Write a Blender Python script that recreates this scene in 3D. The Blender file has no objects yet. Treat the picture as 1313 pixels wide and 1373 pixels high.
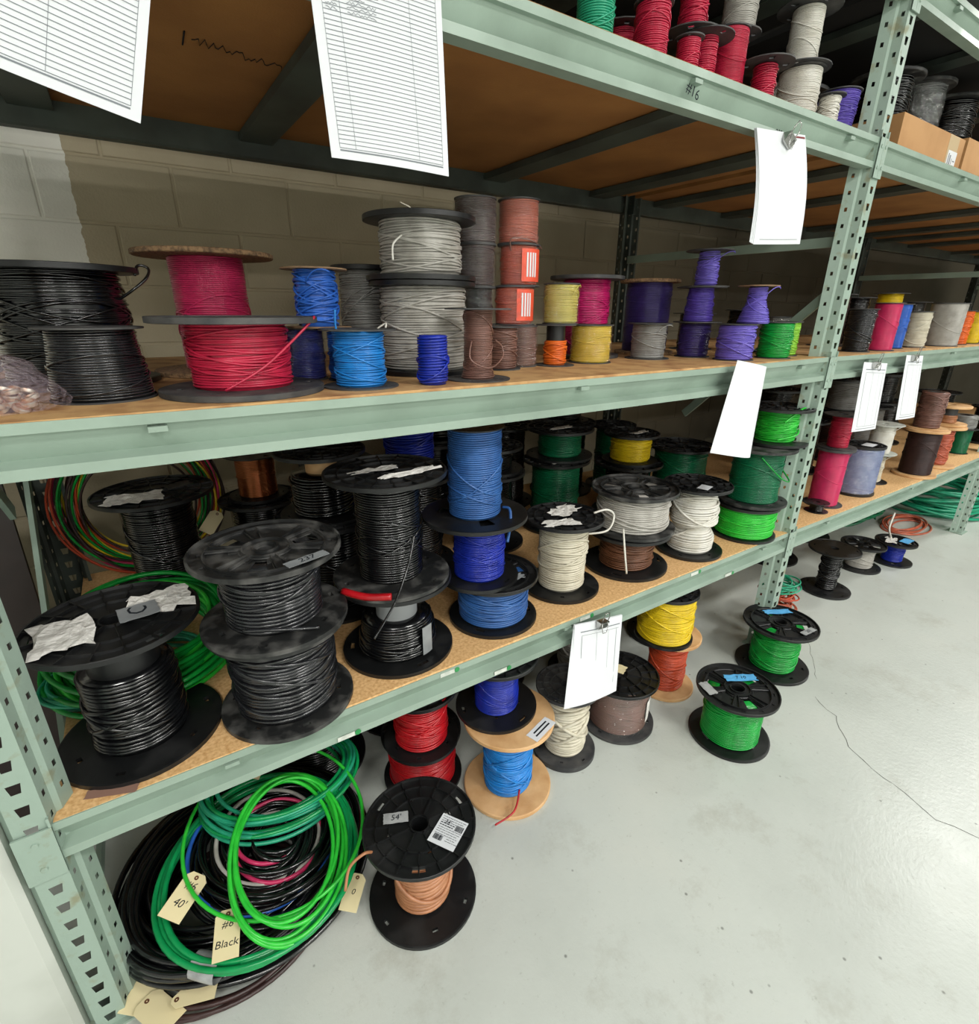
import bpy, math, random
import numpy as np
from mathutils import Vector, Matrix, Euler

PI = math.pi
sc = bpy.context.scene
COL = sc.collection

# ------------------------------------------------------------------ camera
cam_d = bpy.data.cameras.new('camera')
cam = bpy.data.objects.new('camera', cam_d)
COL.objects.link(cam)
cam_d.sensor_fit = 'HORIZONTAL'
cam_d.sensor_width = 36.0
cam_d.lens = 36.0 * 704.1 / 1313.0
cam_d.clip_start = 0.02
cam_d.clip_end = 60
_r = Vector((0.83405188, -0.55163839, 0.00724865))
_u = Vector((0.19260393, 0.30347037, 0.93317172))
_f = Vector((0.5169731, 0.77691751, -0.35935775))
cam.matrix_world = Matrix(((_r.x, _u.x, -_f.x, 0.7503), (_r.y, _u.y, -_f.y, -1.008),
                           (_r.z, _u.z, -_f.z, 1.4695), (0, 0, 0, 1)))
sc.camera = cam

# ------------------------------------------------------------------ world, lights, exposure
w = bpy.data.worlds.new('room_air')
w.use_nodes = True
w.node_tree.nodes['Background'].inputs[0].default_value = (0.80, 0.86, 0.84, 1)
w.node_tree.nodes['Background'].inputs[1].default_value = 0.10
sc.world = w


def area_light(name, loc, size, size_y, energy, target=None, color=(1.0, 0.985, 0.95)):
    l = bpy.data.lights.new(name, 'AREA')
    l.shape = 'RECTANGLE'
    l.size, l.size_y, l.energy, l.color = size, size_y, energy, color
    o = bpy.data.objects.new(name, l)
    COL.objects.link(o)
    o.location = loc
    if target is not None:
        d = Vector(target) - Vector(loc)
        o.rotation_euler = d.to_track_quat('-Z', 'Y').to_euler()
    return o


LIGHTS = [(-0.6, -2.3, 95), (2.3, -2.3, 95), (5.2, -2.4, 90), (6.75, -0.60, 120), (0.0, -4.6, 150), (3.0, -4.6, 150), (6.0, -4.6, 130), (0.0, -7.0, 215), (3.0, -7.0, 215), (6.0, -7.0, 190)]  # row farthest from the rack is added fill for the back wall
for i, (lx, ly, e) in enumerate(LIGHTS):
    area_light('ceiling_lamp_light', (lx, ly, 3.44), 1.2, 0.32, e)

sc.view_settings.view_transform = 'Standard'
sc.view_settings.look = 'None'
sc.view_settings.gamma = 1.0
sc.view_settings.use_curve_mapping = False
sc.view_settings.exposure = -0.85


# ------------------------------------------------------------------ mesh building
class MB:
    def __init__(self):
        self.v = []
        self.n = 0
        self.lv = []
        self.lc = []

    def add(self, verts, faces):
        verts = np.asarray(verts, float).reshape(-1, 3)
        self.v.append(verts)
        if isinstance(faces, np.ndarray):
            self.lv.append((faces + self.n).ravel())
            self.lc.append(np.full(faces.shape[0], faces.shape[1]))
        else:
            for f in faces:
                self.lv.append(np.asarray(f) + self.n)
                self.lc.append(np.array([len(f)]))
        self.n += len(verts)
        return self

    def box(self, x0, x1, y0, y1, z0, z1, M=None):
        v = np.array([(x, y, z) for z in (z0, z1) for y in (y0, y1) for x in (x0, x1)], float)
        if M is not None:
            v = xf(v, M)
        f = np.array([(0, 2, 3, 1), (4, 5, 7, 6), (0, 1, 5, 4), (2, 6, 7, 3), (0, 4, 6, 2), (1, 3, 7, 5)])
        return self.add(v, f)

    def lathe(self, prof, seg=40, closed=False, M=None, jit=None):
        p = np.asarray(prof, float)
        k = len(p)
        th = np.arange(seg) * 2 * PI / seg
        rr = p[:, 0][None, :] * np.ones((seg, 1))
        zz = p[:, 1][None, :] * np.ones((seg, 1))
        if jit is not None:
            rr = rr + jit
        v = np.stack([rr * np.cos(th)[:, None], rr * np.sin(th)[:, None], zz], 2).reshape(-1, 3)
        if M is not None:
            v = xf(v, M)
        i = np.arange(seg)[:, None]
        j = np.arange(k if closed else k - 1)[None, :]
        a = i * k + j
        b = ((i + 1) % seg) * k + j
        c = ((i + 1) % seg) * k + (j + 1) % k
        d = i * k + (j + 1) % k
        return self.add(v, np.stack(np.broadcast_arrays(a, b, c, d), 2).reshape(-1, 4))

    def tube(self, pts, r, sides=6, closed=False, caps=True):
        P = np.asarray(pts, float)
        n = len(P)
        if closed:
            T = np.roll(P, -1, 0) - np.roll(P, 1, 0)
        else:
            T = np.gradient(P, axis=0)
        T /= np.maximum(np.linalg.norm(T, axis=1), 1e-9)[:, None]
        # parallel-ish frame
        up = np.array([0, 0, 1.0])
        N = np.cross(T, up)
        ln = np.linalg.norm(N, axis=1)
        if ln.min() < 0.15:
            N = np.zeros_like(P)
            a = np.array([1.0, 0, 0]) if abs(T[0][0]) < .9 else np.array([0, 1.0, 0])
            a = a - T[0] * (a @ T[0])
            N[0] = a / np.linalg.norm(a)
            for q in range(1, n):
                a = N[q - 1] - T[q] * (N[q - 1] @ T[q])
                N[q] = a / max(np.linalg.norm(a), 1e-9)
        else:
            N /= ln[:, None]
        B = np.cross(T, N)
        th = np.arange(sides) * 2 * PI / sides
        R = (np.asarray(r) * np.ones(n))[:, None, None]
        v = P[:, None, :] + R * (np.cos(th)[None, :, None] * N[:, None, :] + np.sin(th)[None, :, None] * B[:, None, :])
        i = np.arange(n if closed else n - 1)[:, None]
        j = np.arange(sides)[None, :]
        a = i * sides + j
        b = i * sides + (j + 1) % sides
        c = ((i + 1) % n) * sides + (j + 1) % sides
        d = ((i + 1) % n) * sides + j
        base = self.n
        self.add(v.reshape(-1, 3), np.stack(np.broadcast_arrays(a, b, c, d), 2).reshape(-1, 4))
        if caps and not closed:
            self.lv.append(np.arange(sides)[::-1] + base)
            self.lc.append(np.array([sides]))
            self.lv.append(np.arange(sides) + base + (n - 1) * sides)
            self.lc.append(np.array([sides]))
        return self

    def prism(self, poly, z0, z1, M=None):
        k = len(poly)
        v = np.array([(x, y, z0) for x, y in poly] + [(x, y, z1) for x, y in poly], float)
        if M is not None:
            v = xf(v, M)
        f = [list(range(k))[::-1], list(range(k, 2 * k))] + [(i, (i + 1) % k, k + (i + 1) % k, k + i) for i in range(k)]
        return self.add(v, f)

    def polar(self, rs, nth, z0, z1, keep=lambda i, j: True):
        """flat annular plate with real cut-outs: cells (ring i, sector j) that keep() refuses are left open"""
        rs = np.asarray(rs, float)
        nr = len(rs)
        th = np.arange(nth) * 2 * PI / nth
        x = rs[:, None] * np.cos(th)[None]
        y = rs[:, None] * np.sin(th)[None]
        top = np.stack([x, y, np.full_like(x, z1)], 2).reshape(-1, 3)
        bot = np.stack([x, y, np.full_like(x, z0)], 2).reshape(-1, 3)
        o = nr * nth
        K = np.array([[bool(keep(i, j)) for j in range(nth)] for i in range(nr - 1)])
        F = []
        for i in range(nr - 1):
            for j in range(nth):
                if not K[i, j]:
                    continue
                j2 = (j + 1) % nth
                a, b, c, d = i * nth + j, (i + 1) * nth + j, (i + 1) * nth + j2, i * nth + j2
                F.append((a, b, c, d))
                F.append((o + d, o + c, o + b, o + a))
                if i == 0 or not K[i - 1, j]:
                    F.append((a, d, o + d, o + a))
                if i == nr - 2 or not K[i + 1, j]:
                    F.append((c, b, o + b, o + c))
                if not K[i, j - 1]:
                    F.append((b, a, o + a, o + b))
                if not K[i, j2]:
                    F.append((d, c, o + c, o + d))
        return self.add(np.concatenate([top, bot]), np.array(F))

    def mesh(self, name, smooth=None):
        me = bpy.data.meshes.new(name)
        V = np.concatenate(self.v)
        lv = np.concatenate(self.lv).astype(np.int32)
        lc = np.concatenate(self.lc).astype(np.int32)
        me.vertices.add(len(V))
        me.vertices.foreach_set('co', V.astype(np.float32).ravel())
        me.loops.add(len(lv))
        me.loops.foreach_set('vertex_index', lv)
        me.polygons.add(len(lc))
        me.polygons.foreach_set('loop_start', np.concatenate([[0], np.cumsum(lc)[:-1]]).astype(np.int32))
        me.update(calc_edges=True)
        if not smooth:
            me.polygons.foreach_set('use_smooth', np.zeros(len(lc), bool))
        if smooth:
            me.polygons.foreach_set('use_smooth', np.ones(len(lc), bool))
            if smooth != 'all':
                me.set_sharp_from_angle(angle=math.radians(smooth))
        me.validate()
        return me


def xf(v, M):
    v = np.asarray(v, float)
    A = np.array(M)
    return v @ A[:3, :3].T + A[:3, 3]


def tag(o, label=None, cat=None, group=None, kind=None):
    if label:
        o['label'] = label
    if cat:
        o['category'] = cat
    if group:
        o['group'] = group
    if kind:
        o['kind'] = kind
    return o


def obj(name, mb, mat, parent=None, smooth=None, label=None, cat=None, group=None, kind=None, loc=None):
    me = mb if isinstance(mb, bpy.types.Mesh) else mb.mesh(name, smooth)
    if mat is not None and not me.materials:
        me.materials.append(mat)
    o = bpy.data.objects.new(name, me)
    COL.objects.link(o)
    if parent:
        o.parent = parent
    if loc is not None:
        o.location = loc
    return tag(o, label, cat, group, kind)


def empty(name, loc=(0, 0, 0), rot=(0, 0, 0), label=None, cat=None, group=None, kind=None):
    o = bpy.data.objects.new(name, None)
    o.empty_display_size = 0.05
    COL.objects.link(o)
    o.location = loc
    o.rotation_euler = rot
    return tag(o, label, cat, group, kind)


# ------------------------------------------------------------------ materials
def lin(h):
    h = h.lstrip('#')
    c = [int(h[i:i + 2], 16) / 255 for i in (0, 2, 4)]
    return tuple((x / 12.92 if x <= .04045 else ((x + .055) / 1.055) ** 2.4) for x in c)


MATS = {}


def mat(name, col, rough=.5, metal=0, spec=.5, col2=None, nscale=8, nlo=.4, nhi=.65, bump=0, bscale=60, coat=0,
        detail=4, emit=None, rvar=0):
    if name in MATS:
        return MATS[name]
    m = bpy.data.materials.new(name)
    m.use_nodes = True
    nt = m.node_tree
    b = nt.nodes['Principled BSDF']
    c = lin(col) if isinstance(col, str) else col
    b.inputs['Base Color'].default_value = (*c, 1)
    b.inputs['Roughness'].default_value = rough
    b.inputs['Metallic'].default_value = metal
    b.inputs['Specular IOR Level'].default_value = spec
    b.inputs['Coat Weight'].default_value = coat
    b.inputs['Coat Roughness'].default_value = .15
    tc = nt.nodes.new('ShaderNodeTexCoord')
    if col2 is not None:
        c2 = lin(col2) if isinstance(col2, str) else col2
        n = nt.nodes.new('ShaderNodeTexNoise')
        n.inputs['Scale'].default_value = nscale
        n.inputs['Detail'].default_value = detail
        nt.links.new(tc.outputs['Object'], n.inputs['Vector'])
        r = nt.nodes.new('ShaderNodeValToRGB')
        r.color_ramp.elements[0].position = nlo
        r.color_ramp.elements[1].position = nhi
        r.color_ramp.elements[0].color = (*c, 1)
        r.color_ramp.elements[1].color = (*c2, 1)
        nt.links.new(n.outputs['Fac'], r.inputs['Fac'])
        nt.links.new(r.outputs['Color'], b.inputs['Base Color'])
        if rvar:
            mr = nt.nodes.new('ShaderNodeMapRange')
            mr.inputs['To Min'].default_value = rough
            mr.inputs['To Max'].default_value = rough + rvar
            mr.inputs['From Min'].default_value = nlo
            mr.inputs['From Max'].default_value = nhi
            nt.links.new(n.outputs['Fac'], mr.inputs['Value'])
            nt.links.new(mr.outputs['Result'], b.inputs['Roughness'])
    if bump:
        n2 = nt.nodes.new('ShaderNodeTexNoise')
        n2.inputs['Scale'].default_value = bscale
        n2.inputs['Detail'].default_value = 5
        nt.links.new(tc.outputs['Object'], n2.inputs['Vector'])
        bp = nt.nodes.new('ShaderNodeBump')
        bp.inputs['Strength'].default_value = bump
        bp.inputs['Distance'].default_value = .01
        nt.links.new(n2.outputs['Fac'], bp.inputs['Height'])
        nt.links.new(bp.outputs['Normal'], b.inputs['Normal'])
    if emit:
        b.inputs['Emission Color'].default_value = (*emit[0], 1)
        b.inputs['Emission Strength'].default_value = emit[1]
    MATS[name] = m
    return m


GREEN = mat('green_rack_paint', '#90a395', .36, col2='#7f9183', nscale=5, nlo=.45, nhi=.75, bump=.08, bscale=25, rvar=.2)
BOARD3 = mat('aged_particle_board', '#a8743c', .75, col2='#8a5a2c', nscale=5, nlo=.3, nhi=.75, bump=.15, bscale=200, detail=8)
DARKDECK = mat('shade_black_deck', '#161412', .9)  # near-black puts the shade under the topmost shelf into the colour
GREEN_DK = mat('shaded_rack_paint', '#464f48', .5, col2='#363c37', nscale=7)  # darker copy of the rack paint, shade at the rear put into the colour
GREEN_WORN = mat('worn_green_paint', '#90a396', .5, col2='#85886f', nscale=22, nlo=.58, nhi=.72, bump=.15, bscale=40, rvar=.2)
BOARD = mat('particle_board_top', '#e6bd86', .7, col2='#c08d52', nscale=120, nlo=.35, nhi=.75, bump=.15, bscale=300, detail=6)
BOARD2 = mat('worn_particle_board', '#c39a66', .7, col2='#94643a', nscale=14, nlo=.45, nhi=.7, bump=.15, bscale=300, detail=8)
BLACK = mat('black_reel_plastic', '#111213', .4, col2='#2b2b2b', nscale=9, nlo=.52, nhi=.8, bump=.05, bscale=50, rvar=.25)
DUSTY = mat('dusty_reel_plastic', '#1b1c1c', .5, col2='#5f5e5b', nscale=18, nlo=.46, nhi=.76, bump=.08, bscale=60, rvar=.3)
DKGREY = mat('dark_grey_fibre', '#2f3032', .6, col2='#4b4a48', nscale=16, bump=.1, bscale=80)
WOOD = mat('plywood_flange', '#d6ad7c', .6, col2='#b98a56', nscale=11, nlo=.4, nhi=.7, bump=.1, bscale=120, detail=7)
OLDWOOD = mat('old_brown_flange', '#8f7355', .7, col2='#6d543d', nscale=30, bump=.2, bscale=120)
CHIP = mat('pressed_fibre_edge', '#9a7a58', .8, col2='#5f4a36', nscale=120, nlo=.4, nhi=.65, bump=.3, bscale=200)
PAPER = mat('white_paper', '#d6d9dc', .75, spec=.2)
PAPER2 = mat('torn_label_paper', '#e3e1db', .85, spec=.2, col2='#b5b1aa', nscale=60, nlo=.5, nhi=.8, bump=.6, bscale=90)
MANILA = mat('manila_tag', '#e2d4a8', .8, spec=.2)
TAPE = mat('grey_tape', '#8d9193', .45, col2='#7d8082', nscale=20)
CLEAR_TAPE = mat('milky_tape', '#a5a7a7', .25, col2='#8a8c8c', nscale=30)
BLUE_TAG = mat('blue_tape', '#58a9dc', .6, col2='#4a98cc', nscale=30)
INK = mat('ink', '#22262c', .8, spec=.1)
RULE = mat('printed_rule', '#7b8085', .8, spec=.1)
CHROME = mat('clip_metal', '#b9b9b6', .25, metal=1)
BLKMETAL = mat('black_clip_steel', '#17171a', .3)
WHITEP = mat('white_painted_guard', '#c3c7bf', .45, col2='#b2b6ad', nscale=4)
COPPER = mat('bare_copper', '#c98055', .3, metal=1)
GREYHUB = mat('grey_hub_plastic', '#8c8f90', .5)


def wire(name, a, b=None, rough=.3, coat=.0, nscale=25):
    return mat(name, a, rough, col2=b or a, nscale=nscale, nlo=.35, nhi=.7, coat=coat)


W_BLACK = wire('black_insulation', '#08090a', '#121315', .2, coat=.6)
W_GRAPH = wire('graphite_insulation', '#17181a', '#28292c', .22, coat=.5)
W_GREEN = wire('green_insulation', '#129b3a', '#0d8230', .25)
W_COILG = wire('glossy_coil_green', '#109552', '#0c7f45', .22)
W_LGREEN = wire('bright_green_insulation', '#33c23c', '#1fa72f', .28)
W_DGREEN = wire('deep_green_insulation', '#0f6b45', '#0c5a3a', .3)
W_TEAL = wire('teal_green_insulation', '#2aa07a', '#1e8e6a', .3)
W_LIME = wire('lime_insulation', '#8cc63a', '#79b330', .3)
W_BLUE = wire('blue_insulation', '#2f66c4', '#2456ab', .28)
W_SKY = wire('mid_blue_insulation', '#33619f', '#284f88', .35)
W_NAVY = wire('navy_insulation', '#1a2fa0', '#14237e', .25)
W_CYAN = wire('bright_blue_insulation', '#2181cf', '#1a6cb4', .28)
W_RED = wire('red_insulation', '#b3161f', '#960f18', .28)
W_CRIM = wire('crimson_insulation', '#bd2644', '#a31c38', .3)
W_PINK = wire('pink_insulation', '#cf3564', '#b82a58', .28)
W_MAG = wire('magenta_insulation', '#b81a62', '#9a1150', .3)
W_ORNG = wire('orange_insulation', '#e06a20', '#c95a18', .3)
W_RORG = wire('red_orange_insulation', '#c04a28', '#a83c20', .35)
W_SALM = wire('salmon_insulation', '#bd6248', '#a3503a', .3)
W_YEL = wire('yellow_insulation', '#e0c21f', '#c9ac14', .3)
W_PYEL = wire('pale_yellow_insulation', '#cfc25e', '#b9ab45', .3)
W_WHITE = wire('white_insulation', '#dcdad2', '#c8c4b8', .35)
W_CREAM = wire('cream_insulation', '#cfc9b6', '#b8b19c', .4)
W_GREY = wire('grey_insulation', '#8f8f8c', '#75736f', .35)
W_LGREY = wire('light_grey_insulation', '#b5b2ab', '#98948c', .35)
W_TAN = wire('tan_insulation', '#b07a56', '#9c6846', .35)
W_BROWN = wire('brown_insulation', '#6d4630', '#583724', .35)
W_DBROWN = wire('dark_brown_insulation', '#3c2826', '#2c1c1b', .35)
W_MAUVE = wire('mauve_brown_insulation', '#7d5a50', '#65473c', .35)
W_PURP = wire('purple_insulation', '#5a46a8', '#463590', .3)
W_DPURP = wire('dark_purple_insulation', '#3c2f6e', '#2f2458', .3)
W_VIOL = wire('violet_insulation', '#6f60c0', '#5c4dae', .3)
W_SLATE = wire('slate_blue_insulation', '#7d8ab0', '#5f6e9c', .25)

# clear shrink film
FILM = bpy.data.materials.new('clear_shrink_film')
FILM.use_nodes = True
_nt = FILM.node_tree
_o = _nt.nodes['Material Output']
_nt.nodes.remove(_nt.nodes['Principled BSDF'])
_t = _nt.nodes.new('ShaderNodeBsdfTransparent')
_g = _nt.nodes.new('ShaderNodeBsdfGlossy')
_g.inputs['Roughness'].default_value = .10
_g.inputs['Color'].default_value = (.9, .9, .9, 1)
_m = _nt.nodes.new('ShaderNodeMixShader')
_m.inputs[0].default_value = .15
_n = _nt.nodes.new('ShaderNodeTexNoise')
_n.inputs['Scale'].default_value = 45
_b = _nt.nodes.new('ShaderNodeBump')
_b.inputs['Strength'].default_value = .9
_b.inputs['Distance'].default_value = .006
_nt.links.new(_n.outputs['Fac'], _b.inputs['Height'])
_nt.links.new(_b.outputs['Normal'], _g.inputs['Normal'])
_nt.links.new(_t.outputs[0], _m.inputs[1])
_nt.links.new(_g.outputs[0], _m.inputs[2])
_nt.links.new(_m.outputs[0], _o.inputs['Surface'])


def floor_material():
    m = bpy.data.materials.new('painted_concrete_floor')
    m.use_nodes = True
    nt = m.node_tree
    L = nt.links.new
    b = nt.nodes['Principled BSDF']
    g = nt.nodes.new('ShaderNodeNewGeometry')

    def noise(s, d=5, r=.6):
        n = nt.nodes.new('ShaderNodeTexNoise')
        n.inputs['Scale'].default_value = s
        n.inputs['Detail'].default_value = d
        n.inputs['Roughness'].default_value = r
        L(g.outputs['Position'], n.inputs['Vector'])
        return n.outputs['Fac']

    def ramp(src, stops):
        r = nt.nodes.new('ShaderNodeValToRGB')
        e = r.color_ramp.elements
        while len(e) < len(stops):
            e.new(.5)
        for k, (p, c) in enumerate(stops):
            e[k].position = p
            e[k].color = (*c, 1)
        L(src, r.inputs['Fac'])
        return r.outputs['Color']

    def mixc(fac, a, bcol):
        x = nt.nodes.new('ShaderNodeMix')
        x.data_type = 'RGBA'
        L(fac, x.inputs['Factor'])
        L(a, x.inputs['A'])
        if isinstance(bcol, tuple):
            x.inputs['B'].default_value = (*bcol, 1)
        else:
            L(bcol, x.inputs['B'])
        return x.outputs['Result']
    base = ramp(noise(1.6, 6), [(.3, lin('#b4b9b2')), (.55, lin('#bfc4bd')), (.8, lin('#c5c8c0'))])
    st = ramp(noise(2.7, 9, .75), [(.54, (0, 0, 0)), (.76, (.55, .55, .55))])
    c = mixc(st, base, lin('#8b8676'))
    fine = ramp(noise(38, 6, .8), [(.60, (0, 0, 0)), (.72, (.6, .6, .6))])
    c = mixc(fine, c, lin('#8d8f86'))
    v = nt.nodes.new('ShaderNodeTexVoronoi')
    v.inputs['Scale'].default_value = 13
    v.inputs['Randomness'].default_value = 1
    L(g.outputs['Position'], v.inputs['Vector'])
    sp = ramp(v.outputs['Distance'], [(.03, (.7, .7, .7)), (.065, (0, 0, 0))])
    c = mixc(sp, c, lin('#5d5e59'))
    L(c, b.inputs['Base Color'])
    rr = nt.nodes.new('ShaderNodeMapRange')
    rr.inputs['To Min'].default_value = .22
    rr.inputs['To Max'].default_value = .42
    L(noise(9, 6), rr.inputs['Value'])
    L(rr.outputs['Result'], b.inputs['Roughness'])
    bp = nt.nodes.new('ShaderNodeBump')
    bp.inputs['Strength'].default_value = .22
    bp.inputs['Distance'].default_value = .004
    L(noise(70, 4), bp.inputs['Height'])
    L(bp.outputs['Normal'], b.inputs['Normal'])
    return m


def block_material():
    m = bpy.data.materials.new('painted_concrete_block')
    m.use_nodes = True
    nt = m.node_tree
    L = nt.links.new
    b = nt.nodes['Principled BSDF']
    b.inputs['Roughness'].default_value = .85
    b.inputs['Specular IOR Level'].default_value = .2
    g = nt.nodes.new('ShaderNodeNewGeometry')
    n = nt.nodes.new('ShaderNodeTexNoise')
    n.inputs['Scale'].default_value = 2.6
    n.inputs['Detail'].default_value = 8
    L(g.outputs['Position'], n.inputs['Vector'])
    s = nt.nodes.new('ShaderNodeSeparateXYZ')
    L(g.outputs['Position'], s.inputs[0])

    def ramp(a, c):
        r = nt.nodes.new('ShaderNodeValToRGB')
        r.color_ramp.elements[0].position = .3
        r.color_ramp.elements[1].position = .72
        r.color_ramp.elements[0].color = (*lin(a), 1)
        r.color_ramp.elements[1].color = (*lin(c), 1)
        L(n.outputs['Fac'], r.inputs['Fac'])
        return r.outputs['Color']
    dark = ramp('#beb298', '#a89c82')
    light = ramp('#f0eee4', '#e6e4d8')
    # older bare paint begins at a hard vertical edge 0.70 m along the wall
    n2 = nt.nodes.new('ShaderNodeTexNoise')
    n2.inputs['Scale'].default_value = 30
    L(g.outputs['Position'], n2.inputs['Vector'])
    ad = nt.nodes.new('ShaderNodeMath')
    ad.operation = 'MULTIPLY_ADD'
    ad.inputs[1].default_value = .02
    L(n2.outputs['Fac'], ad.inputs[0])
    L(s.outputs['X'], ad.inputs[2])
    lt = nt.nodes.new('ShaderNodeMath')
    lt.operation = 'LESS_THAN'
    lt.inputs[1].default_value = .71
    L(ad.outputs[0], lt.inputs[0])
    x = nt.nodes.new('ShaderNodeMix')
    x.data_type = 'RGBA'
    gz = nt.nodes.new('ShaderNodeMath')
    gz.operation = 'GREATER_THAN'
    gz.inputs[1].default_value = 1.3  # light paint stops here; shade on the wall below is put into the colour
    L(s.outputs['Z'], gz.inputs[0])
    an = nt.nodes.new('ShaderNodeMath')
    an.operation = 'MULTIPLY'
    L(lt.outputs[0], an.inputs[0])
    L(gz.outputs[0], an.inputs[1])
    L(an.outputs[0], x.inputs['Factor'])
    L(dark, x.inputs['A'])
    L(light, x.inputs['B'])
    # painted shade: colour darkens along the wall and above the high shelf
    shade_x = nt.nodes.new('ShaderNodeMapRange')
    shade_x.inputs['From Min'].default_value = 2.2
    shade_x.inputs['From Max'].default_value = 4.4
    shade_x.inputs['To Min'].default_value = 1.0
    shade_x.inputs['To Max'].default_value = .2
    L(s.outputs['X'], shade_x.inputs['Value'])
    shade_z = nt.nodes.new('ShaderNodeMapRange')
    shade_z.inputs['From Min'].default_value = 1.98
    shade_z.inputs['From Max'].default_value = 2.06
    shade_z.inputs['To Min'].default_value = 1.0
    shade_z.inputs['To Max'].default_value = .08
    L(s.outputs['Z'], shade_z.inputs['Value'])
    shade_mul = nt.nodes.new('ShaderNodeMath')
    shade_mul.operation = 'MULTIPLY'
    L(shade_x.outputs['Result'], shade_mul.inputs[0])
    L(shade_z.outputs['Result'], shade_mul.inputs[1])
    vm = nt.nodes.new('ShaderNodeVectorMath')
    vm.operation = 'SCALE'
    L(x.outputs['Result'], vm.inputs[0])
    L(shade_mul.outputs[0], vm.inputs['Scale'])
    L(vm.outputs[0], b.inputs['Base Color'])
    n3 = nt.nodes.new('ShaderNodeTexNoise')
    n3.inputs['Scale'].default_value = 120
    n3.inputs['Detail'].default_value = 6
    L(g.outputs['Position'], n3.inputs['Vector'])
    bp = nt.nodes.new('ShaderNodeBump')
    bp.inputs['Strength'].default_value = .35
    bp.inputs['Distance'].default_value = .004
    L(n3.outputs['Fac'], bp.inputs['Height'])
    L(bp.outputs['Normal'], b.inputs['Normal'])
    return m


FLOORM = floor_material()
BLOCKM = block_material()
MORTAR = mat('mortar', '#7f7867', .9, col2='#6b6455', nscale=12, bump=.3, bscale=90)
OFFWALL = mat('off_white_wall', '#dfe0da', .8)
CEILM = mat('ceiling_deck', '#7e8282', .8)
LAMPG = mat('lamp_diffuser', '#ffffff', .4, emit=((1, .985, .95), 6))
LAMPB = mat('lamp_housing', '#d8d8d4', .5)

# ------------------------------------------------------------------ room
YW = 1.4854
X0, X1, YF, ZC = -3.0, 16.0, -9.0, 3.6
floor = obj('floor', MB().box(X0, X1, YF, YW + .2, -.1, 0), FLOORM, kind='structure')
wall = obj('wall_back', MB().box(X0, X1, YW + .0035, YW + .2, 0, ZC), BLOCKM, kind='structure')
obj('wall_front', MB().box(X0, X1, YF - .1, YF, 0, ZC), OFFWALL, kind='structure')
obj('wall_left', MB().box(X0 - .1, X0, YF, YW + .2, 0, ZC), OFFWALL, kind='structure')
obj('wall_right', MB().box(X1, X1 + .1, YF, YW + .2, 0, ZC), OFFWALL, kind='structure')
obj('ceiling', MB().box(X0 - .1, X1 + .1, YF - .1, YW + .2, ZC, ZC + .1), CEILM, kind='structure')

# concrete blocks, running bond, proud of the mortar
bw, bh, j = .4064, .2032, .008
bx0, bx1, bd = 0, bw - j, .016
ch = .0035
bv = MB()
ver = [(0, bd, 0), (bx1, bd, 0), (bx1, bd, bh - j), (0, bd, bh - j),
       (0, ch, 0), (bx1, ch, 0), (bx1, ch, bh - j), (0, ch, bh - j),
       (ch, 0, ch), (bx1 - ch, 0, ch), (bx1 - ch, 0, bh - j - ch), (ch, 0, bh - j - ch)]
fac = [(0, 1, 5, 4), (1, 2, 6, 5), (2, 3, 7, 6), (3, 0, 4, 7), (4, 5, 9, 8), (5, 6, 10, 9), (6, 7, 11, 10), (7, 4, 8, 11), (8, 9, 10, 11)]
bv.add(ver, fac)
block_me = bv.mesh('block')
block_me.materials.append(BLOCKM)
rnd = random.Random(3)
ztop = 1.9463
rows = range(-3, 10)
nb = 0
for r in rows:
    z = ztop - bh * (r + 1) + j / 2
    if z < -.1:
        continue
    off = .6023 + (bw / 2 if r % 2 else 0)
    for k in range(-3, 15):
        x = off + bw * k + j / 2
        if x > 6.6 or (r < 1 and x > 5):
            continue
        o = bpy.data.objects.new('block', block_me)
        COL.objects.link(o)
        o.parent = wall
        o.location = (x, YW - .0025 * rnd.random(), max(z, 0.0))
        if z < 0:
            o.scale = (1, 1, (z + bh - j) / (bh - j))
        nb += 1

# floor cracks: dark hairline strips laid on the paint
CRACK = mat('crack_line', '#4b4a44', .9)


def crack(pts, wd):
    P = []
    r = random.Random(len(pts))
    for (ax, ay), (bx, by) in zip(pts[:-1], pts[1:]):
        n = max(2, int(math.hypot(bx - ax, by - ay) / .03))
        for q in range(n):
            t = q / n
            P.append((ax + (bx - ax) * t + r.uniform(-.006, .006), ay + (by - ay) * t + r.uniform(-.006, .006)))
    P.append(pts[-1])
    V, F = [], []
    for i, (x, y) in enumerate(P):
        a = P[min(i + 1, len(P) - 1)]
        b2 = P[max(i - 1, 0)]
        dx, dy = a[0] - b2[0], a[1] - b2[1]
        l = math.hypot(dx, dy) or 1
        ww = wd * (.3 + .7 * abs(math.sin(i * 1.7))) / 2
        V += [(x - dy / l * ww, y + dx / l * ww, .0004), (x + dy / l * ww, y - dx / l * ww, .0004)]
        if i:
            F.append((2 * i - 2, 2 * i - 1, 2 * i + 1, 2 * i))
    obj('crack', MB().add(V, F), CRACK, floor)


crack([(2.83, -.30), (2.78, -.40), (2.66, -.50), (2.62, -.60), (2.60, -.70), (2.57, -.80), (2.62, -.92), (2.65, -1.05), (2.62, -1.3)], .0028)
crack([(3.3, -.02), (2.95, -.25)], .0016)
crack([(1.7, -1.0), (1.78, -.95), (1.86, -.97)], .002)

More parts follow.
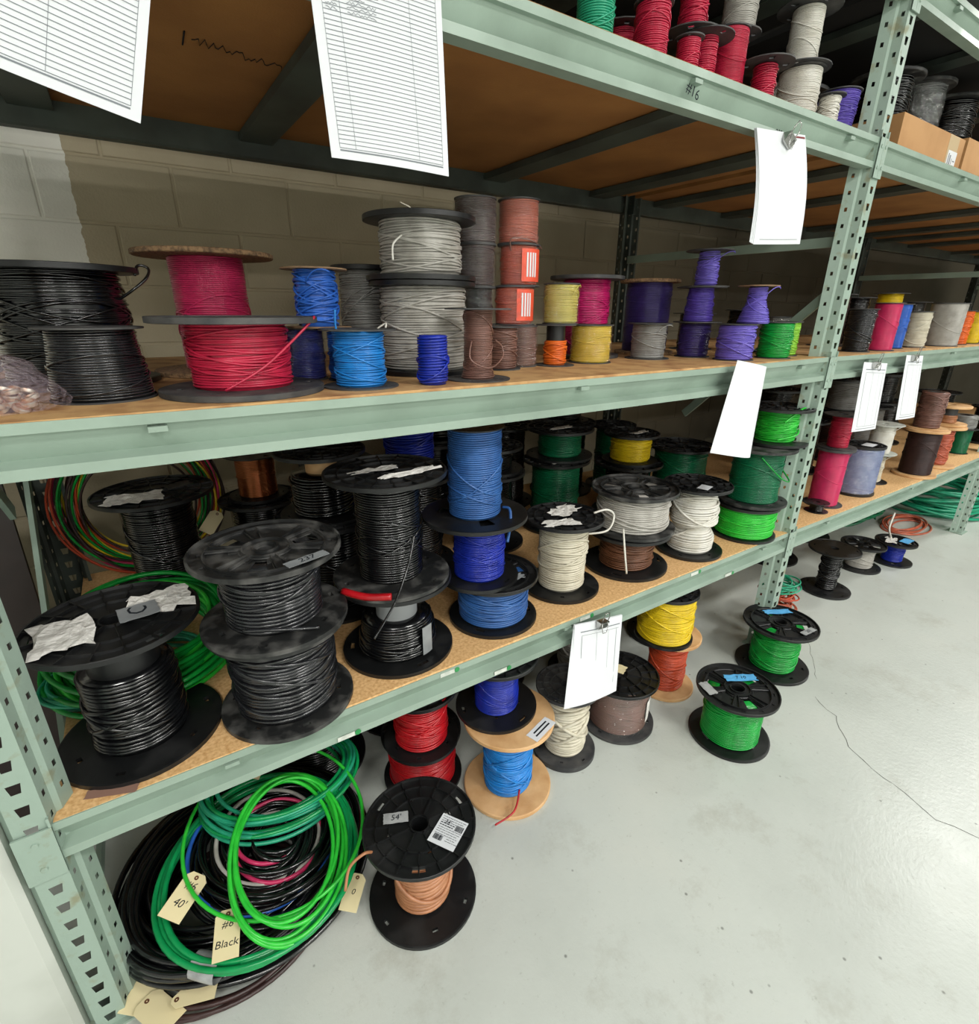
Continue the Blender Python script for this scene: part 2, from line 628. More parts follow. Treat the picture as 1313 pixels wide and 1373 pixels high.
# ceiling lamps
for i, (lx, ly, e) in enumerate(LIGHTS):
    t = empty('ceiling_lamp', (lx, ly, 3.46), label='fluorescent ceiling lamp fitting ' + ['nearest the near end of the rack', 'before the near bay', 'before the far bay', 'beyond the far bay whose glare lies on the floor', 'in the second row, near end', 'in the second row, middle', 'in the second row, far end', 'in the back row added as fill, near end', 'in the back row added as fill, middle', 'in the back row added as fill, far end'][i], cat='lamp', group='ceiling lamps over the aisle')
    obj('housing', MB().box(-.64, .64, -.18, .18, .02, .14), LAMPB, t)
    obj('diffuser', MB().box(-.6, .6, -.16, .16, 0.005, .02), LAMPG, t)

# ------------------------------------------------------------------ rack
XL, S = .4429, 2.5177
XP = [XL, XL + S + .018, XL + 2 * S + .03]
XP[1] = 2.979
XP[2] = 5.497
XP.append(8.015)
DEP = 1.136
ZT = {1: .591, 2: 1.312, 3: 2.009, 4: 2.452}
BH = .086


def strip_with_holes(mb, P, Q, z0, z1, pitch, hole, zoff=.0, th=0):
    """vertical steel strip from plan point P to Q with one punched hole per pitch; hole = (half width top, half width bottom, half height) in strip widths/metres"""
    P, Q = np.array(P, float), np.array(Q, float)
    L = np.linalg.norm(Q - P)
    d = (Q - P) / L
    ht, hb, hh = hole
    n = int(math.ceil((z1 - z0) / pitch))
    for k in range(n):
        a = z0 + k * pitch
        b = min(a + pitch, z1)
        m = (a + b) / 2
        if b - a < pitch * .9:
            pts = [(0, a), (L, a), (L, b), (0, b)]
            mb.add([(*(P + d * s), z) for s, z in pts], [(0, 1, 2, 3)])
            continue
        o = [(0, a), (L, a), (L, b), (0, b)]
        i = [(L / 2 - hb, m - hh), (L / 2 + hb, m - hh), (L / 2 + ht, m + hh), (L / 2 - ht, m + hh)]
        V = [(*(P + d * s), z) for s, z in o + i]
        mb.add(V, [(0, 1, 5, 4), (1, 2, 6, 5), (2, 3, 7, 6), (3, 0, 4, 7)])


def make_post(front=True, z1=2.75, base=True):
    """open steel channel, front face to -Y, at local origin"""
    mb = MB()
    sgn = 1 if front else -1
    sec = [(.026, 0), (.033, .027), (.042, .031), (.056, .062), (.046, .062)]
    z00 = .0
    big = (.0105, .007, .0105)
    strip_with_holes(mb, (-.026, 0), (.026, 0), z00 + .0063, z1, .0508, big)
    mb.add([(-.026, 0, 0), (.026, 0, 0), (.026, 0, .0063), (-.026, 0, .0063)], [(0, 1, 2, 3)])
    small = (.0042, .0042, .0062)
    for s in (-1, 1):
        pr = [(s * x, y) for x, y in sec]
        strip_with_holes(mb, pr[0], pr[1], z00 + .02, z1, .0508, small)
        strip_with_holes(mb, pr[2], pr[3], z00 + .0, z1, .0508, small)
        for a, b in ((pr[1], pr[2]), (pr[3], pr[4])):
            mb.add([(*a, 0), (*b, 0), (*b, z1), (*a, z1)], [(0, 1, 2, 3)])
        mb.add([(*pr[0], 0), (*pr[1], 0), (*pr[1], .02), (*pr[0], .02)], [(0, 1, 2, 3)])
    if not front:
        for q in range(len(mb.v)):
            mb.v[q] = mb.v[q] * np.array([1, -1, 1])
    return mb


post_f = make_post(True)
post_b = make_post(False)
mf = post_f.mesh('upright_post')
mf.materials.append(GREEN_WORN)
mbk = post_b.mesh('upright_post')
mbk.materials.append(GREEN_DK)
plate_me = MB().box(-.055, .055, -.012, .085, 0, .006).mesh('foot_plate')
plate_me.materials.append(GREEN_WORN)


def bar(mb, a, b, w, h, up=(1, 0, 0)):
    a, b = Vector(a), Vector(b)
    d = b - a
    X = d.normalized()
    U = Vector(up)
    Z = X.cross(U).normalized()
    U = Z.cross(X)
    M = Matrix(((X.x, U.x, Z.x, a.x), (X.y, U.y, Z.y, a.y), (X.z, U.z, Z.z, a.z), (0, 0, 0, 1)))
    return mb.box(0, d.length, -w / 2, w / 2, -h / 2, h / 2, M)


FR = ['green steel upright frame at the near end beside the white guard board',
      'green steel upright frame between the two rack bays',
      'far green steel upright frame at the end of the second bay',
      'farthest green steel upright frame of the rack']
for i, x in enumerate(XP):
    f = empty('rack_frame', (x, 0, 0), label=FR[i], cat='rack frame', group='rack upright frames')
    for y, me, pl in ((0, mf, 0), (DEP + .002, mbk, 1)):
        o = obj('upright_post', me, None, f, loc=(0, y, 0))
        obj('foot_plate', plate_me, None, f, loc=(0, y - (.062 if pl else 0), 0))
    for k, (ya, za, yb, zb) in enumerate([(.05, .16, 1.08, 1.19), (.05, 1.55, .62, 1.0), (.05, 1.709, 1.08, 1.712), (.06, .16, 1.08, .12)]):
        if i and k in (0, 3):
            continue
        obj('brace', bar(MB(), (0, ya, za), (0, yb, zb), .012 if k != 3 else .012, .034), GREEN, f)

# beams
SEC = [(.0, 0), (.0, -.017), (.010, -.0185), (.030, -.060), (.001, -.068), (.0, -.086), (.036, -.086), (.040, -.080), (.040, -.018), (.040, 0)]


def beam_mesh(L, sag=0.0, n=12):
    mb = MB()
    k = len(SEC)
    V = []
    for i in range(n + 1):
        t = i / n
        s = -sag * 4 * t * (1 - t)
        V += [(L * t, y, z + s) for y, z in SEC]
    F = []
    for i in range(n):
        for q in range(k):
            q2 = (q + 1) % k
            F.append((i * k + q, (i + 1) * k + q, (i + 1) * k + q2, i * k + q2))
    F += [tuple(range(k)), tuple(range(n * k, n * k + k))[::-1]]
    mb.add(V, F)
    return mb


def connector_mb(s, pw=.027):
    """angled end plate hooked onto the post: s=+1 at the beam's left end"""
    mb = MB()
    mb.box(-.004, 0, -.006, .05, -.115, .02) if s > 0 else mb.box(0, .004, -.006, .05, -.115, .02)
    lo, hi = (-pw, 0) if s > 0 else (0, pw)
    z0, z1 = -.118, -.094
    mb.box(lo, hi, -.0075, -.0035, -.115, .0)
    for z in (-.025, -.085):
        mb.lathe([(0, 0), (.006, 0), (.005, .003), (0, .003)], 10, M=Matrix.Translation(((lo + hi) / 2, -.0075, z)) @ Matrix.Rotation(PI / 2, 4, 'X'))
    return mb


BL = {(0, 1): 'loaded green beam under the big reels of the lower shelf, near bay',
      (0, 2): 'green beam carrying the middle shelf of small spools, near bay',
      (0, 3): 'high green beam with number 16 written on it, near bay',
      (1, 1): 'green front beam of the lower shelf in the far bay',
      (1, 2): 'green front beam of the middle shelf in the far bay, two lists clipped on',
      (1, 3): 'shiny green front beam under the cardboard boxes, far bay',
      (0, 4): 'topmost green beam above the near bay',
      (1, 4): 'topmost green beam crossing the upper corner, far bay'}
for _l, _n in ((1, 'lower shelf'), (2, 'middle shelf'), (3, 'high shelf'), (4, 'topmost shelf')):
    BL[(2, _l)] = 'green front beam of the %s in the farthest bay' % _n
BAYN = ['near bay', 'far bay', 'farthest bay']
beam_roots = {}
for bay in (0, 1, 2):
    xa, xb = XP[bay] + .0275, XP[bay + 1] - .0275
    L = xb - xa
    for lv in (1, 2, 3, 4):
        z = ZT[lv]
        t = empty('shelf_beam', (xa, 0, z), label=BL[(bay, lv)], cat='shelf beam', group='front shelf beams')
        beam_roots[(bay, lv)] = t
        obj('rail', beam_mesh(L, .006 if lv < 3 else .002), GREEN, t)
        c1 = connector_mb(1, .058 if bay == 0 else .027)
        obj('end_connector', c1, GREEN_WORN, t)
        obj('end_connector', connector_mb(-1), GREEN_WORN, t, loc=(L, 0, 0))
        # small stop tabs welded under the lip
        for fx in (.12, .5, .93) if lv != 3 else (.30, .62, .93):
            obj('stop_tab', MB().box(-.014, .014, -.003, .017, -.033, -.024), GREEN, t, loc=(L * fx, 0, 0))
        # rear beam
        rb = empty('rear_beam', (xa, DEP + .002, z), label='dark rear beam of %s %s' % ({1: 'the lower shelf', 2: 'the middle shelf', 3: 'the high shelf', 4: 'the topmost shelf, added for shade'}[lv], 'in the ' + BAYN[bay]), cat='shelf beam', group='rear shelf beams')
        m_ = beam_mesh(L)
        m_.v[0] = m_.v[0] * np.array([1, -1, 1])
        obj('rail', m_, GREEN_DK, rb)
        # board
        bt = empty('shelf_board', (xa, 0, z), label='particle board deck of %s, %s' % ({1: 'the lower shelf', 2: 'the middle shelf', 3: 'the high shelf', 4: 'the topmost shelf, added for shade'}[lv], BAYN[bay]), cat='shelf board', group='particle board shelf decks')  # topmost deck is added to cast shade on the high shelf
        obj('panel', MB().box(.002, L - .002, .003, DEP - .0, -.0165, .0), {1: BOARD, 2: BOARD2, 3: BOARD3, 4: DARKDECK}[lv], bt, loc=(0, 0, .0005))
        for q, tx in enumerate((.19, .76, 1.69, 2.28)):
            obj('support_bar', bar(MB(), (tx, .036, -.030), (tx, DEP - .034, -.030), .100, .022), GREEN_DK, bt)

# writing on the high beam
def text_mesh(s, size, shear=0.15):
    cu = bpy.data.curves.new('lettering', 'FONT')
    cu.body = s
    cu.size = size
    cu.shear = shear
    cu.extrude = .0001
    cu.align_x = 'CENTER'
    cu.align_y = 'CENTER'
    cu.resolution_u = 2
    o = bpy.data.objects.new('tmp', cu)
    COL.objects.link(o)
    dg = bpy.context.evaluated_depsgraph_get()
    me = bpy.data.meshes.new_from_object(o.evaluated_get(dg))
    bpy.data.objects.remove(o)
    bpy.data.curves.remove(cu)
    return me


def lettering(s, size, M, parent, material=INK, shear=.15):
    me = text_mesh(s, size, shear)
    me.materials.clear()
    me.materials.append(material)
    me.transform(M)
    return obj('lettering', me, None, parent)


RX = Matrix.Rotation(PI / 2, 4, 'X')
# faint pencil scrawl on the underside of the near high deck
_sr = random.Random(9)
_sq = [(.988 + .2 * q / 34 - .0, .489 + .04 * q / 34 + _sr.uniform(-.022, .022), 1.9918) for q in range(35)]
_deck = [o for o in bpy.data.objects if o.name.startswith('shelf_board') and o.parent is None and abs(o.location.z - ZT[3]) < .01 and o.location.x < 1][0]
_sm = MB().tube(np.array(_sq) - np.array(_deck.location), .0009, 4)
_sm.tube(np.array([(.972, .455, 1.9918), (.975, .525, 1.9918)]) - np.array(_deck.location), .0016, 4)
obj('pencil_scrawl', _sm, INK, _deck)
r3 = beam_roots[(0, 3)]
lettering('#16', .032, Matrix.Translation((1.534, .0085, -.047)) @ RX @ Matrix.Rotation(-.25, 4, 'Z'), r3, shear=.0)
lettering('298', .022, Matrix.Translation((1.90, -.001, -.077)) @ RX, r3, shear=.3)
# green and white stickers along the lower beam
STICK = mat('green_dot', '#2f8a4c', .5)
WST = mat('white_sticker', '#d5d8d0', .6, col2='#b8beb4', nscale=40)
r1 = beam_roots[(0, 1)]
for fx, zz, yy in ((.55, -.076, -.0032), (.83, -.012, -.0012), (1.0, -.076, -.0032), (1.32, -.012, -.0012), (1.45, -.076, -.0032), (1.86, -.010, -.0012), (2.08, -.076, -.0032)):
    obj('sticker', MB().box(fx - .03, fx + .012, yy - .0006, yy, zz - .006 - .004, zz + .006 - .004), WST, r1)
    obj('dot', MB().lathe([(0, 0), (.0075, 0), (.0075, .0008), (0, .0008)], 16, M=Matrix.Translation((fx + .02, yy, zz - .004)) @ RX), STICK, r1)

# white guard board beside the near post
g = MB()
g.prism([(.262, .10), (.262, .03), (.270, .018), (.385, .004), (.398, .012), (.402, .10)], 0, 1.15)
obj('guard_board', g, WHITEP, smooth=30, label='white painted guard board standing beside the near rack post', cat='guard')
# brown sheet leaning behind the near frame
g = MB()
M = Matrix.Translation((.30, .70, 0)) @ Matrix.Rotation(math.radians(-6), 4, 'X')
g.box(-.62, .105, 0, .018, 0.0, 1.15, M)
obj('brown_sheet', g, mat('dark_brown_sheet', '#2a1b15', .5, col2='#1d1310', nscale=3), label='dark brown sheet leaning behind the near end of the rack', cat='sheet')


# ------------------------------------------------------------------ reels
def flange_mb(style, R, ft, n, rh):
    """flange centred on z axis, from z=0 to ft, outer (ribbed) side up"""
    mb = MB()
    if style in ('wood', 'oldwood'):
        mb.polar([rh, R - .003], n, 0, ft)
        mb.lathe([(R - .003, 0), (R, .002), (R, ft - .002), (R - .003, ft)], n)
    elif style == 'thin':
        mb.polar([rh, R * .6, R * .8, R - .001], n, 0, ft, lambda i, j: not (i == 1 and j % (n // 4) == 1))
        mb.lathe([(R - .001, -.0004), (R, .0), (R, ft), (R - .001, ft + .0004)], n)
    elif style == 'solid':
        q = n // 3
        mb.polar([rh, R * .74, R * .80, R * .86, R - .004], n, 0, ft * .8, lambda i, j: not (i == 1 and j % q == 0) and not (i == 2 and j % q == q // 2 + 1))
        mb.lathe([(R - .005, 0), (R, .001), (R, ft - .001), (R - .002, ft), (R - .005, ft), (R - .006, ft * .8)], n)
    elif style == 'ribs':
        zb = ft * .45
        mb.polar([rh, rh + .012, R * .5, R * .58, R * .80, R * .87, R - .005], n, 0, zb,
                 lambda i, j: not (i == 4 and j % 8 in (2, 3) and (j // 8) % 2) and not (i == 2 and j % 12 == 5))
        mb.lathe([(R - .006, zb), (R - .005, ft), (R - .001, ft), (R, ft - .001), (R, .001), (R - .005, 0)], n)
        for rr in (rh + .004, R * .54, R * .78):
            mb.lathe([(rr - .0022, zb), (rr - .0018, ft * .92), (rr + .0018, ft * .92), (rr + .0022, zb)], n)
        nr = 16
        for k in range(nr):
            a = 2 * PI * k / nr
            M = Matrix.Rotation(a, 4, 'Z')
            mb.box(R * .54 if k % 2 else rh + .004, R - .005, -.0017, .0017, zb * .9, ft * .92, M)
    elif style == 'spoke':
        zb = ft * .4
        s6 = n // 6

        def keep(i, j):
            jj = j % s6
            if i in (2, 3, 4):
                return jj in (0, s6 - 1) or (i == 2 and jj in (1, s6 - 2)) and s6 > 6
            if i == 6:
                return j % 4 != 1
            return True
        mb.polar([rh, rh + .01, R * .34, R * .48, R * .62, R * .76, R * .82, R * .88, R - .005], n, zb * .45, zb, keep)
        mb.polar([rh, R * .38, R * .50, R * .60, R * .72, R - .005], n, 0, zb * .44, lambda i, j: not (i in (1, 2, 3) and (j % (2 * s6)) in (3, 4, s6 - 3)) )
        mb.lathe([(R - .006, zb), (R - .005, ft), (R - .001, ft), (R, ft - .001), (R, .001), (R - .005, 0)], n)
        for rr in (rh + .004, R * .31, R * .79):
            mb.lathe([(rr - .002, zb), (rr - .0016, ft * .9), (rr + .0016, ft * .9), (rr + .002, zb)], n)
        for k in range(6):
            for da in (-.5, .5):
                a = 2 * PI * (k * s6 + s6 / 2 + s6 / 2 + da * 1.6) / n
                mb.box(R * .31, R * .79, -.0015, .0015, zb * .9, ft * .85, Matrix.Rotation(a, 4, 'Z'))
            # raised kidney ring round each window
            a0 = 2 * PI * (k * s6 + 1) / n
            a1 = 2 * PI * (k * s6 + s6 - 1) / n
            th = np.linspace(a0, a1, 7)
            P = [(R * .78 * math.cos(t), R * .78 * math.sin(t), zb) for t in th] + [(R * .35 * math.cos(t), R * .35 * math.sin(t), zb) for t in th[::-1]]
            mb.tube(P, .0022, 4, closed=True)
    return mb


def pack_mb(r0, r1, z0, z1, d, mess, rnd, seg=36, sides=6, prof=None, loops=5):
    """wound wire: a helix of separate turns over a filled core, plus stray crossing turns"""
    mb = MB()
    n = max(2, int((z1 - z0) / (d * 1.06)))
    pitch = (z1 - z0 - d) / max(1, n - 1)
    rc = r1 - d * .95
    prof = prof or (lambda t: 1.0)
    zs = np.linspace(z0, z1, 9)
    core = [(r0 * .9, z0)] + [(max(r0 * .9, rc * prof((z - z0) / (z1 - z0))), z) for z in zs] + [(r0 * .9, z1)]
    mb.lathe(core, seg)
    amp = [rnd.uniform(-1, 1) * mess for _ in range(n + 2)]
    ph = [rnd.uniform(0, 2 * PI) for _ in range(n + 2)]
    ra = [rnd.uniform(-1, 1) * d * .18 for _ in range(n + 2)]
    tot = n * seg
    k = np.arange(tot)
    th = k * 2 * PI / seg
    ti = k / seg
    i0 = ti.astype(int)
    fr = ti - i0
    am = np.array(amp)
    phh = np.array(ph)
    rr = np.array(ra)
    tilt = (am[i0] * (1 - fr)) * np.sin(th + phh[i0]) + am[i0 + 1] * fr * np.sin(th + phh[i0 + 1])
    z = z0 + d / 2 + pitch * ti * (n - 1) / n + tilt
    z = np.clip(z, z0 + d * .45, z1 - d * .45)
    pf = np.array([prof(min(1, max(0, (q - z0) / (z1 - z0)))) for q in z])
    r = (r1 - d / 2 + rr[i0] * (1 - fr) + rr[i0 + 1] * fr) * pf + np.abs(tilt) * .12
    P = np.stack([r * np.cos(th), r * np.sin(th), z], 1)
    mb.tube(P, d / 2, sides)
    for _ in range(loops):
        a = rnd.uniform(.15, .5) * (z1 - z0) * .5
        c = rnd.uniform(z0 + a + d, z1 - a - d) if z1 - z0 > 2 * a + 2 * d else (z0 + z1) / 2
        p0 = rnd.uniform(0, 2 * PI)
        t = np.linspace(0, 2 * PI, seg, endpoint=False)
        zz = np.clip(c + a * np.sin(t + p0), z0 + d * .5, z1 - d * .5)
        pf = np.array([prof((q - z0) / (z1 - z0)) for q in zz])
        q = (r1 + d * .12) * pf
        mb.tube(np.stack([q * np.cos(t), q * np.sin(t), zz], 1), d / 2, sides, closed=True)
    return mb


FCACHE = {}


def flange(style, R, ft, n, rh, up, material, parent, name, z, rotz, Rmm=None):
    key = (style, round(R, 3), ft, n, round(rh, 4), material.name)
    if key not in FCACHE:
        me = flange_mb(style, R, ft, n, rh).mesh(name, 35)
        me.materials.append(material)
        FCACHE[key] = me
    o = obj(name, FCACHE[key], None, parent)
    o.rotation_euler = (0 if up else PI, 0, rotz)
    o.location = (0, 0, z if up else z + ft)
    return o


RN = [0]


def reel(label, X, Y, Z, R, H, rw, W, d=.006, st='ribs', sb='solid', fm=None, fmb=None, ft=.012, mess=.0015, loops=4, pk=(0, 1),
         tilt=None, film=False, seg=36, sides=6, prof=None, core=None, corem=None, name='wire_reel', cat='wire reel', group='wire reels', Rt=None,
         tips=1, rot=None, ftb=None):
    RN[0] += 1
    rnd = random.Random(RN[0] * 7 + 1)
    t = empty(name, (X, Y, Z), label=label, cat=cat, group=group)
    if tilt:   # (degrees, azimuth) leaning, pivoting on the lower rim
        a, az = math.radians(tilt[0]), math.radians(tilt[1])
        ax = Vector((-math.sin(az), math.cos(az), 0))
        t.rotation_euler = Matrix.Rotation(a, 3, ax).to_euler()
        t.location.z = Z + R * math.sin(abs(a))
    big = R > .095
    n = 48 if big and seg >= 36 else (36 if seg >= 30 else 24)
    fm = fm or (BLACK if big else DKGREY)
    fmb = fmb or fm
    if not big and st == 'ribs':
        st = 'thin'
    if not big and sb == 'solid':
        sb = 'thin'
    fth = {'wood': .014, 'oldwood': .012, 'thin': .0028}.get(st, ft)
    fbh = ftb or {'wood': .014, 'oldwood': .012, 'thin': .0028}.get(sb, ft)
    rh = .021 if big else max(.009, R * .2)
    core = core or max(rh + .012, min(rw - d * 1.2, R * .42))
    rz = rnd.uniform(0, 6.28) if rot is None else rot
    if sb != 'none':
        flange(sb, R, fbh, n, rh, False, fmb, t, 'bottom_flange', 0, rz)
    else:
        fbh = .001
    if st != 'none':
        flange(st, Rt or R, fth, n, rh, True, fm, t, 'top_flange', H - fth, rz + .3)
    else:
        fth = .001
    c = MB()
    c.lathe([(core, fbh), (core, H - fth), (rh, H - fth), (rh, fbh)], n, closed=True)
    obj('barrel', c, corem or fmb if not (fmb in (WOOD, OLDWOOD)) else (corem or DKGREY), t, 40)
    lo = fbh + (H - fth - fbh) * pk[0]
    hi = fbh + (H - fth - fbh) * pk[1]
    obj('wire_winding', pack_mb(core, rw, lo, hi, d, mess, rnd, seg, sides, prof, loops), W, t, 'all')
    if film:
        zs = np.linspace(lo + .001, hi - .001, 12)
        jit = np.array([[rnd.uniform(-.0012, .0018) for _ in zs] for _ in range(28)])
        m_ = MB().lathe([(rw + d * .4 + .002, z) for z in zs], 28, jit=jit)
        obj('shrink_film', m_, FILM, t, 'all')
    for q in range(tips):
        a = rnd.uniform(3.6, 5.6)
        P = []
        z0 = H - fth - .01
        for s in np.linspace(0, 1, 9):
            rr = rw + (R * 1.02 - rw) * min(1, s * 1.2)
            P.append((rr * math.cos(a + s * .9), rr * math.sin(a + s * .9), z0 - .02 + .028 * math.sin(s * 2.2)))
        if big:
            pass
        else:
            obj('loose_end', MB().tube(P, d * .4, 5), W, t, 'all')
    t['H'] = H
    return t


def loose_wire(parent, pts, r, W, name='loose_end', sides=6):
    P = np.array(pts, float)
    # Catmull-Rom smoothing
    out = []
    n = len(P)
    for i in range(n - 1):
        p0, p1, p2, p3 = P[max(i - 1, 0)], P[i], P[i + 1], P[min(i + 2, n - 1)]
        for t in np.linspace(0, 1, 6, endpoint=False):
            out.append(.5 * ((2 * p1) + (-p0 + p2) * t + (2 * p0 - 5 * p1 + 4 * p2 - p3) * t * t + (-p0 + 3 * p1 - 3 * p2 + p3) * t ** 3))
    out.append(P[-1])
    return obj(name, MB().tube(out, r, sides), W, parent, 'all')


def side_label(parent, name, r, a0, a1, z0, z1, material, th=.0008, label=None):
    """label stuck round the wound wire, angles in degrees"""
    V, F = [], []
    n = 8
    for i in range(n + 1):
        a = math.radians(a0 + (a1 - a0) * i / n)
        for rr_, z in ((r, z0), (r + th, z0), (r + th, z1), (r, z1)):
            V.append((rr_ * math.cos(a), rr_ * math.sin(a), z))
        if i:
            for q in range(4):
                F.append(((i - 1) * 4 + q, i * 4 + q, i * 4 + (q + 1) % 4, (i - 1) * 4 + (q + 1) % 4))
    F += [(0, 1, 2, 3), (n * 4 + 3, n * 4 + 2, n * 4 + 1, n * 4)]
    return obj(name, MB().add(V, F), material, parent, label=label)


ORL = mat('orange_red_label', '#e0553a', .35, col2='#d24a30', nscale=30)


def patch(parent, name, x, y, z, w, h, ang, material, rag=.12, bumpy=.0, seed=0, label=None, th=.0008):
    """paper or tape piece lying on a flange: ragged outline, slight relief, real thickness"""
    r = random.Random(seed + 11)
    nx, ny = 8, 6
    M = Matrix.Translation((x, y, z)) @ Matrix.Rotation(ang, 4, 'Z')
    V = []
    for s in (1, 0):
        rr = random.Random(seed)
        for iy in range(ny + 1):
            for ix in range(nx + 1):
                u, v = ix / nx - .5, iy / ny - .5
                edge = max(abs(u), abs(v)) > .49
                jx, jy = (rr.uniform(-rag, rag) * w / 3, rr.uniform(-rag, rag) * h / 2) if edge else (0, 0)
                zz = rr.uniform(0, bumpy)
                V.append((u * w + jx, v * h + jy, zz + (th if s else 0)))
    F = []
    k = (nx + 1) * (ny + 1)
    for iy in range(ny):
        for ix in range(nx):
            a = iy * (nx + 1) + ix
            F.append((a, a + 1, a + nx + 2, a + nx + 1))
            F.append((k + a + nx + 1, k + a + nx + 2, k + a + 1, k + a))
    ring = [ix for ix in range(nx + 1)] + [iy * (nx + 1) + nx for iy in range(1, ny + 1)] + [ny * (nx + 1) + ix for ix in range(nx - 1, -1, -1)] + [iy * (nx + 1) for iy in range(ny - 1, 0, -1)]
    for i in range(len(ring)):
        a, b = ring[i], ring[(i + 1) % len(ring)]
        F.append((b, a, k + a, k + b))
    return obj(name, MB().add(xf(V, M), F), material, parent, label=label)


def on_top(parent, H, s, size, x, y, ang, material=INK):
    return lettering(s, size, Matrix.Translation((x, y, H)) @ Matrix.Rotation(ang, 4, 'Z'), parent, material)


exec_parts = []
S1, S2, S3 = ZT[1] + .0005, ZT[2] + .0005, ZT[3] + .0005
GA = 'big reels on the lower shelf, near bay'

# --- lower shelf, near bay, front row
t = reel('black cable reel with torn white paper on top, beside near post', .622, .172, S1, .156, .291, .087, W_BLACK, .0085, fm=BLACK, mess=.004, loops=5, pk=(.0, .66), group=GA, tilt=None, prof=lambda s: 1.0 + .28 * max(0, .28 - s) + .12 * max(0, s - .8))
patch(t, 'torn_label', -.078, -.030, .2915, .10, .125, .1, PAPER2, .22, .007, 3)
patch(t, 'torn_label', .085, .020, .2915, .11, .10, .1, PAPER2, .2, .005, 5)
patch(t, 'tape_label', .045, -.012, .2985, .07, .062, .12, TAPE, .04, 0, 6, label='grey tape label')
on_top(t, .3003, 'C', .05, .045, -.012, 1.5)
patch(t, 'brown_tape', -.06, -.150, .0015, .09, .02, -.38, mat('brown_tape', '#8a6a5c', .5), .05, 0, 8)
t = reel('large black cable reel with crumpled white paper on top, behind the front row', .735, .900, S1, .172, .335, .100, W_BLACK, .007, fm=BLACK, mess=.002, loops=3, group=GA)
patch(t, 'torn_label', -.055, -.065, .3355, .15, .10, -.15, PAPER2, .2, .007, 13)
patch(t, 'tape_label', .07, .02, .3355, .08, .05, .4, DKGREY, .1, 0, 14)
t = reel('dusty black reel of thick graphite cable, under the reel marked 237', .918, .108, S1, .149, .226, .113, W_GRAPH, .0085, st='solid', fm=DUSTY, mess=.006, loops=7, group=GA)
t = reel('dusty black reel marked 237 on grey tape, upper of its stack', .918, .108, S1 + .2265, .155, .178, .103, W_GRAPH, .0085, st='spoke', fm=DUSTY, mess=.003, loops=3, group=GA)
patch(t, 'tape_label', .055, -.115, .1785, .09, .026, .25, TAPE, .05, 0, 16, label='grey tape label marked 237')
on_top(t, .1797, '237', .024, .055, -.115, .25)
loose_wire(t, [(-.08, -.07, .03), (.0, -.11, .028), (.06, -.125, .02)], .004, W_GRAPH)
t = reel('black reel half full of cable with grey hub showing, under a tall black reel', 1.228, .163, S1, .150, .222, .100, W_BLACK, .0075, st='solid', sb='ribs', fm=BLACK, mess=.005, loops=4, pk=(0, .50), core=.055, corem=GREYHUB, group=GA, prof=lambda s: 1.05 - .12 * s)
side_label(t, 'tape_strip', .110, -78, -60, .022, .105, TAPE)
t = reel('tall black reel of thin black wire stacked on a half full reel', 1.222, .163, S1 + .2225, .150, .289, .082, W_BLACK, .006, fm=BLACK, fmb=DUSTY, mess=.0012, loops=4, group=GA)
patch(t, 'torn_label', .04, -.06, .2895, .15, .03, .12, PAPER2, .3, .004, 19)
patch(t, 'torn_label', -.02, .005, .2895, .12, .03, .05, PAPER2, .4, .004, 20)
loose_wire(t, [(.03, -.085, .14), (.0, -.11, .08), (-.06, -.16, .02), (-.14, -.22, -.02)], .003, W_BLACK)
loose_wire(t, [(-.15, -.05, .02), (-.11, -.10, .016), (-.06, -.135, .018)], .009, W_RED, 'red_cable_end')
t = reel('wide black reel of light blue wire at the shelf edge, bottom of the blue stack', 1.536, .150, S1, .134, .150, .103, W_SKY, .0065, st='spoke', sb='ribs', fm=BLACK, mess=.003, loops=5, group=GA)
patch(t, 'tape_label', .02, -.07, .1505, .075, .025, .1, TAPE, .3, 0, 21)
t = reel('small black reel of navy wire, middle of the blue stack', 1.486, .150, S1 + .1505, .114, .190, .073, W_NAVY, .005, st='solid', sb='ribs', fm=BLACK, mess=.002, loops=4, group=GA)
t = reel('tall reel of matt blue wire, top of the blue stack', 1.472, .150, S1 + .341, .147, .255, .072, W_SKY, .0055, st='thin', sb='spoke', fm=BLACK, mess=.001, loops=4, group=GA, Rt=.08)
loose_wire(t, [(.06, -.05, .03), (.065, -.075, .03), (.05, -.10, .0), (.02, -.13, -.035)], .004, W_SKY)
t = reel('black reel of cream wire with torn white label, next to the blue stack', 1.833, .178, S1, .129, .258, .080, W_CREAM, .0075, fm=BLACK, mess=.003, loops=3, group=GA, prof=lambda s: .95 + .07 * s)
patch(t, 'torn_label', .02, .03, .2585, .10, .06, .3, PAPER2, .4, .004, 23)
patch(t, 'torn_label', -.06, -.045, .2585, .11, .05, -.3, PAPER2, .3, .003, 24)
loose_wire(t, [(.07, -.04, .19), (.13, -.07, .20), (.165, -.06, .24), (.13, -.06, .27), (.08, -.05, .265)], .0036, W_WHITE)
t = reel('black reel of brown wire under a reel of grey wire', 2.146, .178, S1, .152, .148, .096, W_BROWN, .0065, st='solid', sb='ribs', fm=BLACK, mess=.003, loops=4, group=GA)
loose_wire(t, [(-.13, -.09, .20), (-.135, -.11, .13), (-.125, -.12, .045)], .0034, W_WHITE)
t = reel('wide black reel of light grey wire with six openings in its top', 2.158, .178, S1 + .1485, .152, .152, .125, W_LGREY, .0075, st='spoke', fm=DUSTY, mess=.003, loops=3, group=GA)
